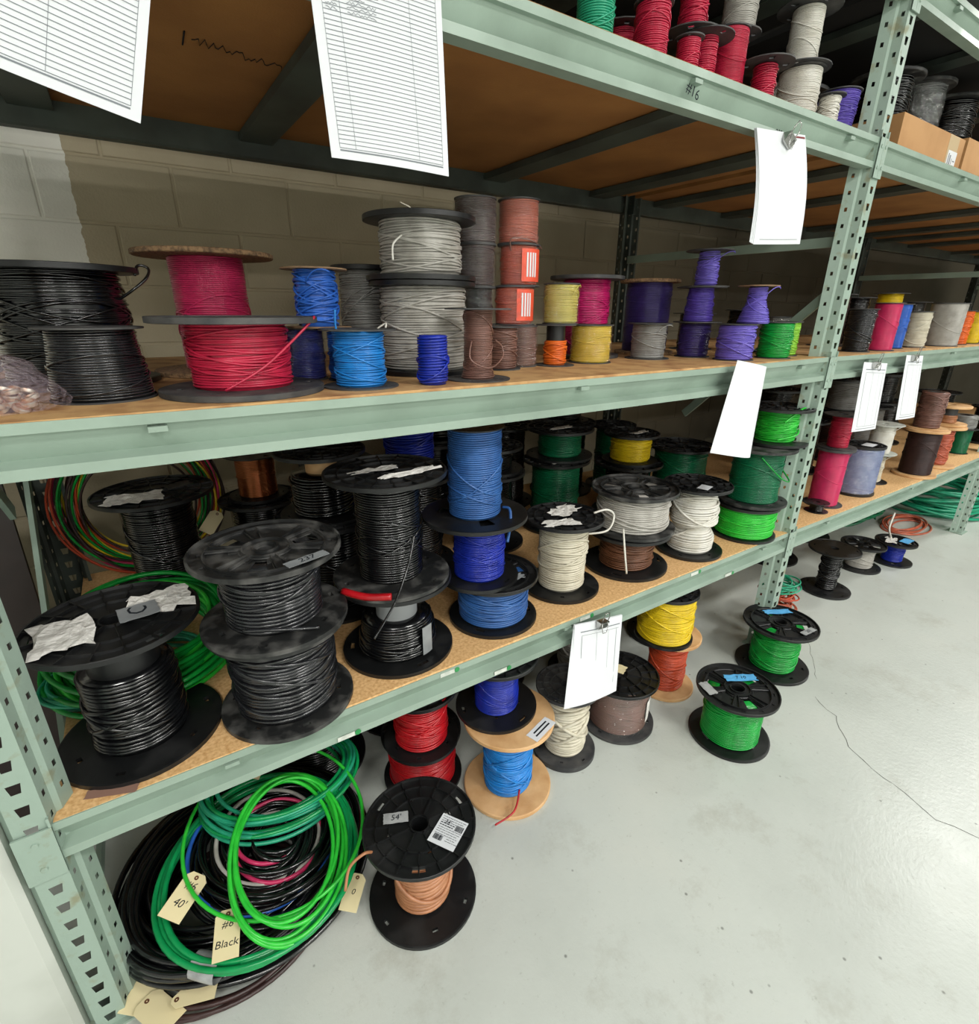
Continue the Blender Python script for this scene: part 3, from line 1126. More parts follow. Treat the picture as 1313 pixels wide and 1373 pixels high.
t = reel('black reel of white and grey wire with a small white sticker on top', 2.456, .132, S1, .125, .274, .082, W_WHITE, .0085, fm=BLACK, mess=.004, loops=4, group=GA, prof=lambda s: 1.05 - .28 * max(0, 1 - abs(s - .36) * 9) - (.12 if s > .78 else 0))
patch(t, 'sticker', -.03, -.05, .2745, .055, .04, .3, PAPER, .03, 0, 25)
t = reel('black reel of glossy bright green wire, lowest of the green stack', 2.786, .112, S1, .128, .142, .115, W_LGREEN, .0065, st='solid', fm=BLACK, mess=.002, loops=3, group=GA)
loose_wire(t, [(.09, -.02, .12), (.15, -.02, .14), (.175, -.03, .07), (.17, -.05, .03)], .0035, W_GREEN)
t = reel('black reel of deep green wire, middle of the green stack', 2.812, .115, S1 + .1425, .136, .236, .095, W_DGREEN, .006, fm=DUSTY, st='solid', mess=.001, loops=3, group=GA, prof=lambda s: 1.0 + .25 * max(0, .2 - s))
loose_wire(t, [(-.09, -.06, .21), (-.02, -.11, .13), (.06, -.11, .10), (.09, -.06, .13)], .003, W_GREEN)
t = reel('reel of tangled bright green wire, top of the green stack', 2.90, .115, S1 + .379, .125, .148, .075, W_LGREEN, .0055, fm=BLACK, mess=.006, loops=9, group=GA)
loose_wire(t, [(-.08, -.07, .10), (-.01, -.09, .148), (.06, -.07, .135), (.075, -.05, .08)], .004, W_LGREEN)
loose_wire(t, [(-.09, -.06, .03), (.0, -.085, .045), (.05, -.06, .07)], .004, W_LGREEN)

# --- lower shelf, near bay, behind
GB = 'dark reels behind the front row of the lower shelf'
H_ = dict(seg=30, sides=5, group=GB)
t = reel('dark reel of black cable behind the tall black reel', 1.17, .50, S1, .16, .30, .10, W_BLACK, .008, fm=BLACK, mess=.002, loops=2, **H_)
patch(t, 'tape_label', .05, -.02, .301, .06, .03, .1, DKGREY, .1, 0, 30)
t = reel('small black reel with tan cardboard core, behind the tall black reel', 1.16, .50, S1 + .3005, .13, .20, .09, W_BLACK, .008, fm=BLACK, mess=.003, loops=2, core=.045, corem=WOOD, pk=(0, .7), **H_)
t = reel('reel of bare copper wire at the back of the lower shelf', 1.052, .958, S1 + .24, .10, .16, .065, COPPER, .004, st='thin', sb='solid', fm=BLACK, mess=.001, loops=2, **H_)
t = reel('flat black reel under the bare copper reel', 1.052, .958, S1, .14, .2395, .10, W_BLACK, .007, fm=BLACK, mess=.002, loops=2, **H_)
t = reel('dark reel with grey hub and white wire behind the blue stack', 1.83, .62, S1, .14, .30, .09, W_BLACK, .007, fm=BLACK, loops=2, **H_)
t = reel('black reel on its stack behind the cream reel, paper label on top', 1.84, .62, S1 + .3005, .12, .10, .08, W_BLACK, .006, fm=BLACK, loops=2, **H_)
patch(t, 'torn_label', -.02, -.03, .101, .07, .035, .1, PAPER2, .3, .003, 33)
t = reel('dark green reel behind the cream reel, lower one', 2.17, .62, S1, .14, .30, .10, W_DGREEN, .007, fm=BLACK, loops=2, **H_)
patch(t, 'torn_label', -.03, -.06, .301, .09, .035, .1, PAPER2, .4, .003, 34)
t = reel('dark green reel stacked highest behind the cream reel', 2.20, .64, S1 + .3005, .14, .125, .09, W_DGREEN, .006, fm=BLACK, loops=2, **H_)
patch(t, 'torn_label', -.02, -.03, .126, .10, .03, .1, PAPER2, .4, .003, 35)
t = reel('black reel carrying the yellow one behind the grey wire', 2.55, .56, S1, .15, .245, .10, W_BLACK, .007, fm=BLACK, loops=2, **H_)
t = reel('yellow reel with black top, standing behind the light grey reel', 2.55, .56, S1 + .2455, .122, .132, .088, W_YEL, .006, fm=BLACK, loops=3, **H_)
patch(t, 'torn_label', .02, -.03, .1325, .10, .03, .1, PAPER2, .4, .003, 36)
t = reel('dark green wide reel behind the white and grey reel', 2.862, .52, S1, .155, .29, .12, W_DGREEN, .007, fm=BLACK, loops=2, **H_)

for x, y, z, R_, h, wm, lb in [
        (1.50, .62, 0, .15, .34, W_BLACK, 'black reel directly behind the navy and matt blue reels'),
        (1.50, .62, .3405, .12, .22, W_NAVY, 'navy reel in shadow on top of a black one, behind the matt blue reel'),
        (1.36, .98, 0, .15, .32, W_BLACK, 'black reel at the back wall behind the tall black reel'),
        (1.36, .98, .3205, .13, .24, W_BLACK, 'stacked black reel at the back wall behind the tall black reel'),
        (1.78, .98, 0, .16, .36, W_BLACK, 'black reel at the back wall behind the cream reel'),
        (1.80, .98, .3605, .13, .20, W_BLACK, 'stacked black reel at the back wall behind the cream reel'),
        (2.16, 1.0, 0, .15, .38, W_BLACK, 'black reel at the back wall behind the dark green pair'),
        (2.52, .98, 0, .16, .36, W_BLACK, 'black reel at the back wall behind the yellow reel'),
        (2.52, .98, .3605, .12, .13, W_BLACK, 'low black reel stacked at the back wall behind the yellow reel'),
        (2.79, .90, 0, .12, .33, W_DGREEN, 'dark green reel at the back wall near the middle post')]:
    reel(lb, x, y, S1 + z, R_, h, R_ * .7, wm, .008, fm=BLACK, loops=2, tips=0, seg=24, sides=5, group=GB)

# ------------------------------------------------------------------ floor reels
GF = 'reels standing on the floor, near bay'
t = reel('black reel of tan wire alone on the floor, marked 54, white printed label', 1.138, -.117, 0, .1425, .258, .074, W_TAN, .0112, fm=BLACK, fmb=BLACK, mess=.003, loops=2, pk=(0, .95), group=GF, ft=.011, rot=.4)
patch(t, 'tape_label', -.045, .045, .2585, .062, .030, -.42, CLEAR_TAPE, .04, 0, 40, label='milky tape label marked 54')
on_top(t, .2597, "54'", .022, -.045, .045, -.42)
LB = patch(t, 'printed_label', .048, -.062, .2585, .072, .082, -1.02, PAPER, .0, 0, 41, label='white printed label with barcodes')
lm = Matrix.Translation((.048, -.062, .2597)) @ Matrix.Rotation(-1.02 + PI / 2 * 0, 4, 'Z')
bars = MB()
rr = random.Random(5)
for (bx, by, bw_, bh_) in ((-.028, -.030, .024, .014), (.012, .008, .02, .016)):
    x = bx
    while x < bx + bw_:
        w_ = rr.choice([.0005, .0009, .0014])
        bars.box(x, x + w_, by, by + bh_, 0, .0003, lm)
        x += w_ + rr.choice([.0006, .001])
for q in range(11):
    y = .034 - q * .006
    x = -.03
    while x < .028:
        w_ = rr.uniform(.003, .010)
        if not (-.032 < y < -.014 and x < -.002) and not (.006 < y < .026 and x > .008):
            bars.box(x, x + w_, y, y + (.0022 if q in (3, 4) else .0010), 0, .0003, lm)
        x += w_ + .0015
obj('print', bars, INK, LB)
lettering("34'", .014, Matrix.Translation((.048 + .012, -.062 + .022, .2602)) @ Matrix.Rotation(-1.02, 4, 'Z'), LB)
loose_wire(t, [(-.125, .0, .245), (-.15, -.01, .27), (-.185, -.005, .245), (-.205, -.02, .20)], .0038, W_TAN)

t = reel('plywood reel of bright blue wire on the floor under a navy reel', 1.531, .046, 0, .143, .286, .077, W_CYAN, .007, st='wood', sb='wood', fm=WOOD, mess=.005, loops=7, group=GF)
patch(t, 'printed_label', .045, -.105, .2865, .10, .04, .30, PAPER, .02, 0, 43)
obj('print', MB().box(-.035, .035, -.008, -.003, 0, .0004, Matrix.Translation((.045, -.105, .2876)) @ Matrix.Rotation(.30, 4, 'Z')).box(-.03, .035, .004, .009, 0, .0004, Matrix.Translation((.045, -.105, .2876)) @ Matrix.Rotation(.30, 4, 'Z')), INK, t)
loose_wire(t, [(-.01, -.08, .05), (-.06, -.12, .03), (-.13, -.12, .02)], .003, W_RED, 'red_wire_end')
t = reel('black reel of navy blue wire standing on the plywood reel', 1.520, .102, .2865, .129, .205, .068, W_NAVY, .0045, sb='ribs', fm=BLACK, mess=.001, loops=3, group=GF)
t = reel('black reel of red wire on the floor, under another red reel', 1.315, .235, 0, .130, .19, .108, W_RED, .0065, st='ribs', fm=BLACK, mess=.003, loops=4, group=GF)
t = reel('black reel of red wire with a blue rag on top, under the lower shelf', 1.300, .200, .1905, .118, .208, .082, W_RED, .007, fm=BLACK, fmb=BLACK, mess=.003, loops=4, group=GF)
patch(t, 'blue_wrapper', .05, -.0, .209, .09, .06, .5, mat('blue_wrapper', '#3b7f9e', .3), .4, .012, 45)
t = reel('reel of cream rope-like wire on the floor behind the lower clipped list', 1.785, .055, 0, .110, .287, .073, W_CREAM, .012, fm=DKGREY, sb='solid', mess=.007, loops=4, group=GF, ftb=.02)
t = reel('film wrapped reel of mauve wire with a yellow tag on its ribbed top', 2.055, .058, 0, .138, .213, .108, W_MAUVE, .0065, fm=BLACK, fmb=DKGREY, mess=.001, loops=1, film=True, group=GF)
patch(t, 'manila_tag', .005, .03, .2135, .05, .07, .4, MANILA, .05, .002, 46)
side_label(t, 'carton_label', .113, -75, -42, .05, .14, PAPER2)
t = reel('grey wire reel on the floor behind the lower clipped list, further in', 2.13, .36, 0, .13, .285, .085, W_LGREY, .010, fm=BLACK, mess=.004, loops=3, group=GF)
t = reel('plywood reel of red orange wire on the floor under the yellow reel', 2.372, .092, 0, .118, .256, .074, W_RORG, .0065, st='wood', sb='wood', fm=WOOD, mess=.005, loops=6, group=GF)
t = reel('black reel of yellow wire standing on the red orange reel', 2.325, .096, .2565, .112, .215, .104, W_YEL, .006, sb='ribs', fm=BLACK, mess=.003, loops=5, group=GF)
t = reel('black reel of green wire out on the open floor, blue tape on top', 2.346, -.227, 0, .140, .213, .100, W_GREEN, .0065, st='spoke', sb='spoke', fm=BLACK, mess=.002, loops=3, group=GF)
patch(t, 'blue_tape', .055, .025, .2135, .115, .036, -.55, BLUE_TAG, .1, .001, 50, label='light blue tape')
on_top(t, .2155, '7 10', .022, .055, .025, -.55)
patch(t, 'tape_label', -.095, .055, .2135, .036, .065, -.3, CLEAR_TAPE, .06, 0, 51)
t = reel('black reel of tangled green wire marked 201, at the foot of the middle post', 2.880, -.085, 0, .148, .225, .092, W_GREEN, .0065, st='spoke', fm=BLACK, mess=.005, loops=7, group=GF)
patch(t, 'blue_tape', .06, .05, .2255, .12, .034, -.5, BLUE_TAG, .1, .002, 52, label='light blue tape')
patch(t, 'tape_label', .02, -.105, .2255, .08, .026, -.05, CLEAR_TAPE, .05, 0, 53, label='grey tape marked 201')
on_top(t, .2267, '201', .02, .02, -.105, -.05)
t = reel('black reel in shadow beside the plywood reel of red orange wire', 2.66, .36, 0, .15, .20, .10, W_BLACK, .007, fm=BLACK, loops=2, seg=30, sides=5, group=GF)
t = reel('dark green reel in shadow behind the red orange reel', 2.62, .36, .2005, .10, .20, .07, W_DGREEN, .006, fm=BLACK, loops=2, seg=30, sides=5, group=GF)
t = reel('big black cable reel under the lower shelf behind the green coils', 1.03, .50, 0, .17, .36, .13, W_BLACK, .009, fm=BLACK, loops=3, group=GF)
patch(t, 'blue_wrapper', .02, -.10, .361, .08, .02, .3, mat('blue_wrapper', '#3b7f9e', .3), .4, .004, 55)
t = reel('second black cable reel under the lower shelf, behind the lower red reel', 1.38, .58, 0, .17, .34, .13, W_BLACK, .009, fm=BLACK, loops=3, group=GF)
t = reel('third black cable reel in the dark under the shelf behind the plywood reel', 1.78, .56, 0, .17, .34, .13, W_BLACK, .009, fm=BLACK, loops=3, seg=30, sides=5, group=GF)
t = reel('black cable reel in the dark behind the film wrapped reel', 2.31, .82, 0, .16, .30, .13, W_BLACK, .009, fm=BLACK, loops=3, seg=30, sides=5, group=GF)

for x, y, R_, h, lb in [(1.12, .92, .19, .40, 'black reel against the wall under the lower shelf, behind the green coils'), (1.58, .96, .18, .38, 'black reel against the wall under the lower shelf, behind the plywood reel'),
                        (2.02, 1.0, .18, .36, 'black reel against the wall under the lower shelf, behind the cream reel'), (2.66, .80, .18, .36, 'black reel against the wall under the lower shelf, near the middle post'),
                        (.80, .72, .15, .36, 'black reel in the near corner under the lower shelf')]:
    reel(lb, x, y, 0, R_, h, R_ * .75, W_BLACK, .010, fm=BLACK, loops=2, tips=0, seg=24, sides=5, group=GF)

GR = 'reels standing on the floor, far bay'
t = reel('nearly empty black reel on the floor of the far bay', 3.80, .13, 0, .128, .258, .050, W_BLACK, .008, st='solid', sb='solid', fm=BLACK, mess=.006, loops=5, group=GR, seg=30)
t = reel('low black reel of light grey wire beside the nearly empty reel', 4.278, .164, 0, .120, .158, .071, W_LGREY, .006, st='spoke', fm=BLACK, mess=.002, loops=3, group=GR, seg=30)
t = reel('low black reel of dark blue wire with white and blue paper on top', 4.539, .085, 0, .112, .141, .057, W_NAVY, .006, st='spoke', sb='spoke', fm=BLACK, mess=.004, loops=4, group=GR, seg=30)
patch(t, 'blue_tape', .04, -.04, .1415, .09, .05, 0, BLUE_TAG, .1, .002, 57)
patch(t, 'torn_label', -.03, .02, .1415, .10, .05, .3, PAPER2, .4, .004, 58)
loose_wire(t, [(.0, .03, .145), (.08, .08, .18), (.16, .10, .26)], .006, W_WHITE)
t = reel('dark cable reel behind the nearly empty reel of the far bay', 3.95, .55, 0, .17, .30, .12, W_BLACK, .009, fm=BLACK, loops=2, group=GR, seg=30, sides=5)
t = reel('dark cable reel deep under the far bay shelf', 4.5, .62, 0, .17, .28, .12, W_BLACK, .009, fm=BLACK, loops=2, group=GR, seg=30, sides=5)

# ------------------------------------------------------------------ lower shelf, far bay
GL = 'reels on the lower shelf, far bay'
K = dict(seg=30, sides=5, group=GL)
t = reel('pink wire reel just beyond the middle post on the lower shelf', 3.468, .115, S1, .086, .282, .063, W_PINK, .0035, st='solid', sb='solid', fm=DKGREY, mess=.0005, loops=2, **K)
t = reel('red wire reel stacked on the pink one beyond the middle post', 3.477, .115, S1 + .2825, .083, .155, .045, W_CRIM, .004, fm=DKGREY, mess=.003, loops=4, **K)
t = reel('flat little black reel at the foot of the pink reel', 3.33, .075, S1, .050, .045, .030, W_BLACK, .004, fm=BLACK, loops=1, tips=0, **K)
t = reel('film wrapped reel of slate blue wire with white sticker on top', 3.786, .122, S1, .100, .256, .094, W_SLATE, .005, fm=BLACK, st='ribs', mess=.001, loops=1, film=True, **K)
patch(t, 'sticker', -.01, -.03, .2575, .08, .05, .1, PAPER, .03, 0, 60)
t = reel('reel of cream wire with a white top behind the slate blue reel', 4.08, .16, S1, .085, .16, .05, W_CREAM, .005, fm=BLACK, mess=.002, loops=2, **K)
t = reel('white wire reel on top of the cream one, behind the slate blue reel', 4.09, .16, S1 + .1605, .09, .16, .055, W_WHITE, .004, fm=WHITEP, mess=.001, loops=2, **K)
t = reel('dark brown wire reel with plywood flanges under a brown tangle', 4.435, .075, S1, .106, .272, .078, W_DBROWN, .004, st='wood', sb='wood', fm=WOOD, mess=.001, loops=2, **K)
t = reel('tangled reddish brown reel on top of the dark brown plywood reel', 4.455, .09, S1 + .2725, .10, .20, .062, W_MAUVE, .005, st='none', sb='thin', fm=WOOD, mess=.008, loops=8, **K)
t = reel('salmon orange wire on a plywood reel in the far bay', 4.778, .085, S1, .098, .249, .050, W_SALM, .006, st='wood', sb='wood', fm=WOOD, mess=.006, loops=6, **K)
t = reel('empty plywood reel standing on top of the salmon orange reel', 4.80, .10, S1 + .2495, .10, .12, .045, W_TAN, .005, st='wood', sb='wood', fm=WOOD, pk=(0, .5), mess=.003, loops=2, **K)
t = reel('small deep green reel at the far end of the lower shelf', 5.30, .135, S1, .062, .165, .054, W_DGREEN, .003, fm=BLACK, mess=.0005, loops=1, **K)
t = reel('grey tangled wire reel on top of the small deep green one', 5.29, .14, S1 + .1655, .085, .09, .065, W_GREY, .004, fm=BLACK, st='none', mess=.008, loops=8, **K)
for q, (x, y, lb, wm) in enumerate([(3.55, .50, 'dark reel behind the pink one on the far lower shelf', W_BLACK), (3.95, .52, 'black cable reel behind the slate blue reel', W_BLACK), (4.40, .52, 'shadowed brown reel behind the dark brown plywood reel', W_DBROWN), (4.85, .55, 'grey film wrapped reel behind the salmon reel', W_GREY), (5.2, .58, 'black reel at the back end of the far lower shelf', W_BLACK)]):
    t = reel(lb, x, y, S1, .14, .30, .10, wm, .007, fm=BLACK, loops=1, **K)
for q, (x, y, lb, wm) in enumerate([(3.6, .52, 'black reel stacked behind the red one on the far lower shelf', W_BLACK), (4.45, .54, 'tangled grey reel stacked at the back of the far lower shelf', W_GREY), (5.0, .56, 'black cable reel stacked high at the back of the far lower shelf', W_BLACK)]):
    t = reel(lb, x, y, S1 + .3005, .13, .20, .09, wm, .007, fm=BLACK, loops=2, **K)

# ------------------------------------------------------------------ middle shelf, near bay
GM = 'spools on the middle shelf, near bay'
K = dict(group=GM)
t = reel('largest black wire reel at the near end of the middle shelf', .655, .475, S2, .151, .235, .118, W_BLACK, .005, st='solid', fm=BLACK, mess=.006, loops=10, prof=lambda s: 1.06 - .1 * s, **K)
loose_wire(t, [(.10, -.04, .17), (.13, -.06, .19), (.16, -.05, .215), (.168, -.03, .235), (.15, -.03, .24), (.14, -.045, .22)], .003, W_BLACK)
t = reel('shorter black wire spool in front of the largest black reel', .702, .200, S2, .083, .124, .074, W_GRAPH, .0042, st='thin', sb='thin', fm=DKGREY, mess=.001, loops=3, prof=lambda s: 1.1 - .22 * s, tips=0, **K)
t = reel('pink wire reel with brown fibre flanges, behind the crimson reel', .953, .56, S2, .156, .282, .084, W_PINK, .004, st='oldwood', sb='oldwood', fm=CHIP, mess=.0008, loops=3, tips=0, **K)
t = reel('crimson wire reel with thick grey flanges at the shelf edge', .936, .164, S2, .152, .142, .092, W_CRIM, .0048, st='solid', sb='solid', fm=DKGREY, mess=.004, loops=7, **K)
loose_wire(t, [(-.05, -.098, .016), (.02, -.108, .055), (.09, -.10, .11), (.13, -.08, .142)], .0026, W_CRIM)
t = reel('film wrapped dark blue spool behind the crimson reel', 1.10, .30, S2, .045, .115, .042, W_NAVY, .004, film=True, mess=.001, loops=1, tips=0, **K)
t = reel('half hidden mid blue spool between two blue spools', 1.178, .247, S2, .045, .112, .040, W_BLUE, .0045, mess=.003, loops=3, tips=0, **K)
t = reel('tangled blue spool with lopsided top flange, standing on two blue spools', 1.135, .29, S2 + .1155, .072, .125, .046, W_BLUE, .005, mess=.012, loops=10, fm=OLDWOOD, **K)
t = reel('bright blue spool at the shelf edge, short wire sticking up', 1.163, .119, S2, .080, .118, .053, W_CYAN, .0042, mess=.003, loops=5, fm=DKGREY, tips=0, **K)
loose_wire(t, [(-.045, .0, .115), (-.046, .0, .13), (-.044, .0, .155)], .0022, W_CYAN)
loose_wire(t, [(.045, .0, .118), (.06, -.01, .128), (.055, -.02, .12)], .002, W_WHITE)
t = reel('brownish grey wire reel standing behind the double grey stack', 1.345, .535, S2, .088, .268, .068, W_GREY, .004, st='solid', fm=BLACK, mess=.006, loops=6, tips=0, **K)
t = reel('wide reel of light grey wire under another grey reel', 1.413, .305, S2, .134, .222, .108, W_LGREY, .0052, st='solid', sb='solid', fm=BLACK, mess=.004, loops=7, **K)
t = reel('light grey wire reel on top of the wide grey one', 1.411, .305, S2 + .2225, .138, .144, .100, W_LGREY, .0052, st='spoke', sb='solid', fm=BLACK, mess=.006, loops=9, **K)
loose_wire(t, [(-.07, -.06, .10), (-.10, -.06, .075), (-.105, -.065, .04)], .0025, W_WHITE)
loose_wire(t, [(-.03, .0, .138), (-.02, .0, .16), (-.05, .0, .172)], .002, W_CREAM)
t = reel('little royal blue roll in front of the wide grey reel', 1.312, .068, S2, .036, .106, .034, W_NAVY, .0055, st='none', sb='none', core=.012, mess=.002, loops=2, tips=0, **K)
t = reel('slim taupe brown spool with a loose loop, at the shelf edge', 1.449, .097, S2, .078, .160, .034, W_MAUVE, .0036, mess=.001, loops=2, tips=0, prof=lambda s: 1.25 - .25 * min(1, s * 5), **K)
loose_wire(t, [(-.03, -.02, .09), (-.045, -.04, .05), (.0, -.05, .03), (.05, -.03, .05), (.055, -.02, .075), (.03, -.03, .09)], .002, W_MAUVE)
t = reel('taupe wire spool behind the slim brown one, lowest row', 1.632, .262, S2, .055, .115, .043, W_MAUVE, .0042, mess=.003, loops=4, tips=0, **K)
t = reel('film wrapped reddish brown spool, lowest row next to the taupe one', 1.732, .300, S2, .045, .115, .042, W_MAUVE, .004, film=True, mess=.001, loops=1, tips=0, **K)
t = reel('dark plastic wrapped spool low behind the grey reel', 1.62, .365, S2 + .1160, .05, .10, .040, W_BLACK, .004, film=True, loops=1, tips=0, **K)
t = reel('brown film wrapped spool between the grey reel and the orange column', 1.618, .372, S2 + .2165, .056, .108, .050, W_DBROWN, .004, film=True, loops=1, tips=0, **K)
t = reel('brown film wrapped spool, highest one above the grey stack', 1.616, .374, S2 + .325, .058, .112, .056, W_DBROWN, .004, film=True, loops=1, tips=0, **K)
t = reel('red orange film wrapped spool, second in the orange column', 1.720, .33, S2 + .1160, .062, .104, .054, W_RORG, .004, film=True, loops=1, tips=0, **K)
side_label(t, 'printed_label', .0575, -118, -45, .012, .096, ORL, label='orange red label')
for _k in range(4):
    side_label(t, 'white_print', .0586, -104 + _k * 9, -99 + _k * 9, .024, .086, PAPER)
t = reel('orange and brown spool, third in the orange column', 1.742, .34, S2 + .2205, .062, .108, .053, W_RORG, .004, film=True, mess=.002, loops=3, tips=0, **K)
side_label(t, 'printed_label', .0575, -118, -45, .012, .096, ORL, label='orange red label')
for _k in range(4):
    side_label(t, 'white_print', .0586, -104 + _k * 9, -99 + _k * 9, .024, .086, PAPER)
loose_wire(t, [(-.05, -.03, .09), (-.055, -.04, .12), (.0, -.06, .115), (.05, -.04, .10)], .002, W_MAUVE)
t = reel('film wrapped orange spool at the top of the orange column', 1.742, .345, S2 + .329, .060, .112, .055, W_SALM, .004, film=True, loops=1, tips=0, **K)
t = reel('nearly empty orange spool with black hub, low by the yellow one', 1.835, .270, S2, .060, .118, .034, W_ORNG, .004, mess=.004, loops=5, pk=(0, .62), core=.028, corem=BLACK, tips=0, **K)
t = reel('glossy yellow spool in the lowest row', 2.00, .290, S2, .068, .116, .062, W_YEL, .004, film=True, mess=.002, loops=3, tips=0, **K)
t = reel('pale yellow film wrapped spool on top of the orange one', 1.858, .28, S2 + .1185, .054, .112, .050, W_PYEL, .004, film=True, loops=2, **K)
t = reel('magenta wire reel with a dark grey top flange', 2.135, .47, S2, .128, .268, .082, W_MAG, .0042, st='solid', sb='solid', fm=DKGREY, mess=.004, loops=7, tips=0, **K)
t = reel('dark purple reel with a brown fibre top, behind the grey spool', 2.46, .47, S2, .112, .268, .084, W_DPURP, .0036, st='oldwood', sb='oldwood', fm=CHIP, mess=.001, loops=3, tips=0, **K)
t = reel('grey wire spool at the shelf edge in front of the dark purple reel', 2.288, .302, S2, .076, .118, .058, W_GREY, .004, mess=.001, loops=3, **K)
t = reel('dark purple spool, lowest of the purple column', 2.500, .272, S2, .062, .119, .054, W_DPURP, .004, mess=.002, loops=3, tips=0, **K)
t = reel('purple spool in the middle of the purple column', 2.505, .272, S2 + .1195, .084, .118, .048, W_PURP, .004, mess=.002, loops=4, prof=lambda s: 1.08 - .2 * s, tips=0, **K)
t = reel('violet tangled spool, highest of the purple column', 2.520, .270, S2 + .238, .080, .118, .037, W_VIOL, .004, mess=.007, loops=7, prof=lambda s: 1.05 - .12 * s, **K)
t = reel('violet spool in the lower row under a cone shaped one', 2.512, .112, S2, .066, .118, .060, W_VIOL, .0045, mess=.004, loops=6, tips=0, **K)
t = reel('cone shaped violet spool with whitish top flange', 2.592, .110, S2 + .1185, .066, .122, .050, W_VIOL, .004, mess=.003, loops=4, prof=lambda s: 1.1 - .5 * min(1, s * 1.6), fm=OLDWOOD, sb='none', **K)
t = reel('green spool in the row next to the lime one', 2.722, .090, S2, .060, .124, .055, W_GREEN, .0045, mess=.003, loops=5, tips=0, **K)
t = reel('lime green spool close to the middle post', 2.872, .130, S2, .046, .124, .040, W_LIME, .004, mess=.002, loops=3, tips=0, **K)
t = reel('silver grey film wrapped spool squeezed against the middle post', 2.955, .22, S2, .046, .140, .040, W_GREY, .005, film=True, loops=2, tips=0, **K)
t = reel('dark spool half hidden behind the green and lime spools', 2.93, .36, S2, .075, .165, .06, W_BLACK, .004, loops=2, tips=0, **K)
t = reel('dark spool far back behind the purple reel', 2.86, .55, S2, .09, .15, .06, W_BLACK, .004, loops=2, tips=0, seg=24, sides=5, **K)

# middle shelf, far bay
GN = 'spools on the middle shelf, far bay'
K = dict(group=GN, seg=28, sides=5, tips=0)
t = reel('dark slate spool just beyond the middle post', 3.370, .095, S2, .056, .172, .051, W_GRAPH, .0048, mess=.002, loops=4, **K)
t = reel('pink spool beyond the dark slate one', 3.555, .080, S2, .060, .198, .051, W_PINK, .003, mess=.0005, loops=2, **K)
t = reel('blue spool between the pink and beige spools', 3.775, .115, S2, .050, .196, .044, W_BLUE, .003, mess=.001, loops=2, **K)
t = reel('beige spool beyond the blue one with a frayed side', 3.985, .104, S2, .056, .165, .049, W_CREAM, .0038, mess=.002, loops=3, **K)
t = reel('wide white grey reel at the edge of the far bay', 4.262, .085, S2, .080, .205, .075, W_LGREY, .003, mess=.0005, loops=2, **K)
t = reel('orange spool beyond the wide white grey reel', 4.50, .085, S2, .047, .172, .043, W_ORNG, .0045, mess=.003, loops=3, **K)
t = reel('yellow spool next to the orange one in the far bay', 4.68, .085, S2, .050, .168, .045, W_YEL, .0045, mess=.002, loops=3, **K)
t = reel('brown spool at the end of the far bay row', 4.87, .09, S2, .050, .168, .045, W_BROWN, .0045, mess=.002, loops=3, **K)
for x, y, h, wm, lb in [(3.72, .38, .24, W_DBROWN, 'dark brown spool behind the pink and blue ones'), (3.98, .40, .23, W_BLACK, 'black spool behind the beige one in the far bay'), (4.42, .42, .26, W_YEL, 'dull yellow spool behind the wide white grey reel'), (4.85, .45, .22, W_BLACK, 'black spool behind the orange one in the far bay')]:
    reel(lb, x, y, S2, .09, h, .062, wm, .004, mess=.002, loops=2, **K)

# ------------------------------------------------------------------ high shelf
GT = 'spools on the high shelf'
K = dict(group=GT, seg=28, sides=5, tips=0)
t = reel('bright green spool on the high shelf', 1.745, .085, S3, .046, .12, .041, W_TEAL, .0045, mess=.001, loops=2, **K)
t = reel('crimson spool next to the green one on the high shelf', 1.925, .085, S3, .046, .125, .040, W_CRIM, .004, mess=.0015, loops=3, **K)
t = reel('crimson spool stacked above its like on the high shelf', 1.93, .09, S3 + .1255, .046, .12, .038, W_CRIM, .004, mess=.0015, loops=3, **K)
t = reel('little crimson spool between larger ones on the high shelf', 2.05, .075, S3, .036, .085, .028, W_CRIM, .004, mess=.0015, loops=3, **K)
t = reel('crimson spool with a wide dark flange on the high shelf', 2.156, .11, S3, .070, .12, .032, W_CRIM, .004, mess=.002, loops=3, **K)
t = reel('empty looking dark spool above the wide flange one', 2.12, .13, S3 + .1205, .075, .12, .035, W_CRIM, .004, mess=.002, loops=2, **K)
t = reel('glossy red spool under a grey one on the high shelf', 2.275, .125, S3, .050, .165, .047, W_CRIM, .003, mess=.0006, loops=2, **K)
t = reel('grey spool on top of the glossy red one', 2.315, .135, S3 + .1655, .062, .15, .044, W_LGREY, .0035, mess=.001, loops=2, **K)
t = reel('small red spool with a big dark saucer flange', 2.395, .085, S3, .075, .105, .032, W_CRIM, .005, mess=.001, loops=2, **K)
t = reel('fat white spool at the front of the high shelf', 2.640, .125, S3, .070, .150, .060, W_WHITE, .004, mess=.001, loops=2, **K)
t = reel('tall white spool standing on the fat white one', 2.635, .13, S3 + .1505, .088, .150, .044, W_WHITE, .0035, mess=.0008, loops=2, **K)
t = reel('small white spool with loose turns near the purple one', 2.752, .080, S3, .044, .095, .030, W_WHITE, .0035, mess=.005, loops=6, **K)
t = reel('grey wire reel behind the white spools on the high shelf', 2.56, .33, S3, .10, .17, .05, W_GREY, .004, mess=.002, loops=3, **K)
t = reel('black flanged white spool behind the tall white one', 2.80, .28, S3, .075, .20, .035, W_WHITE, .004, mess=.002, loops=3, **K)
t = reel('purple spool by the middle post on the high shelf', 2.862, .112, S3, .066, .130, .058, W_PURP, .0035, mess=.003, loops=6, prof=lambda s: .9 + .15 * s, **K)
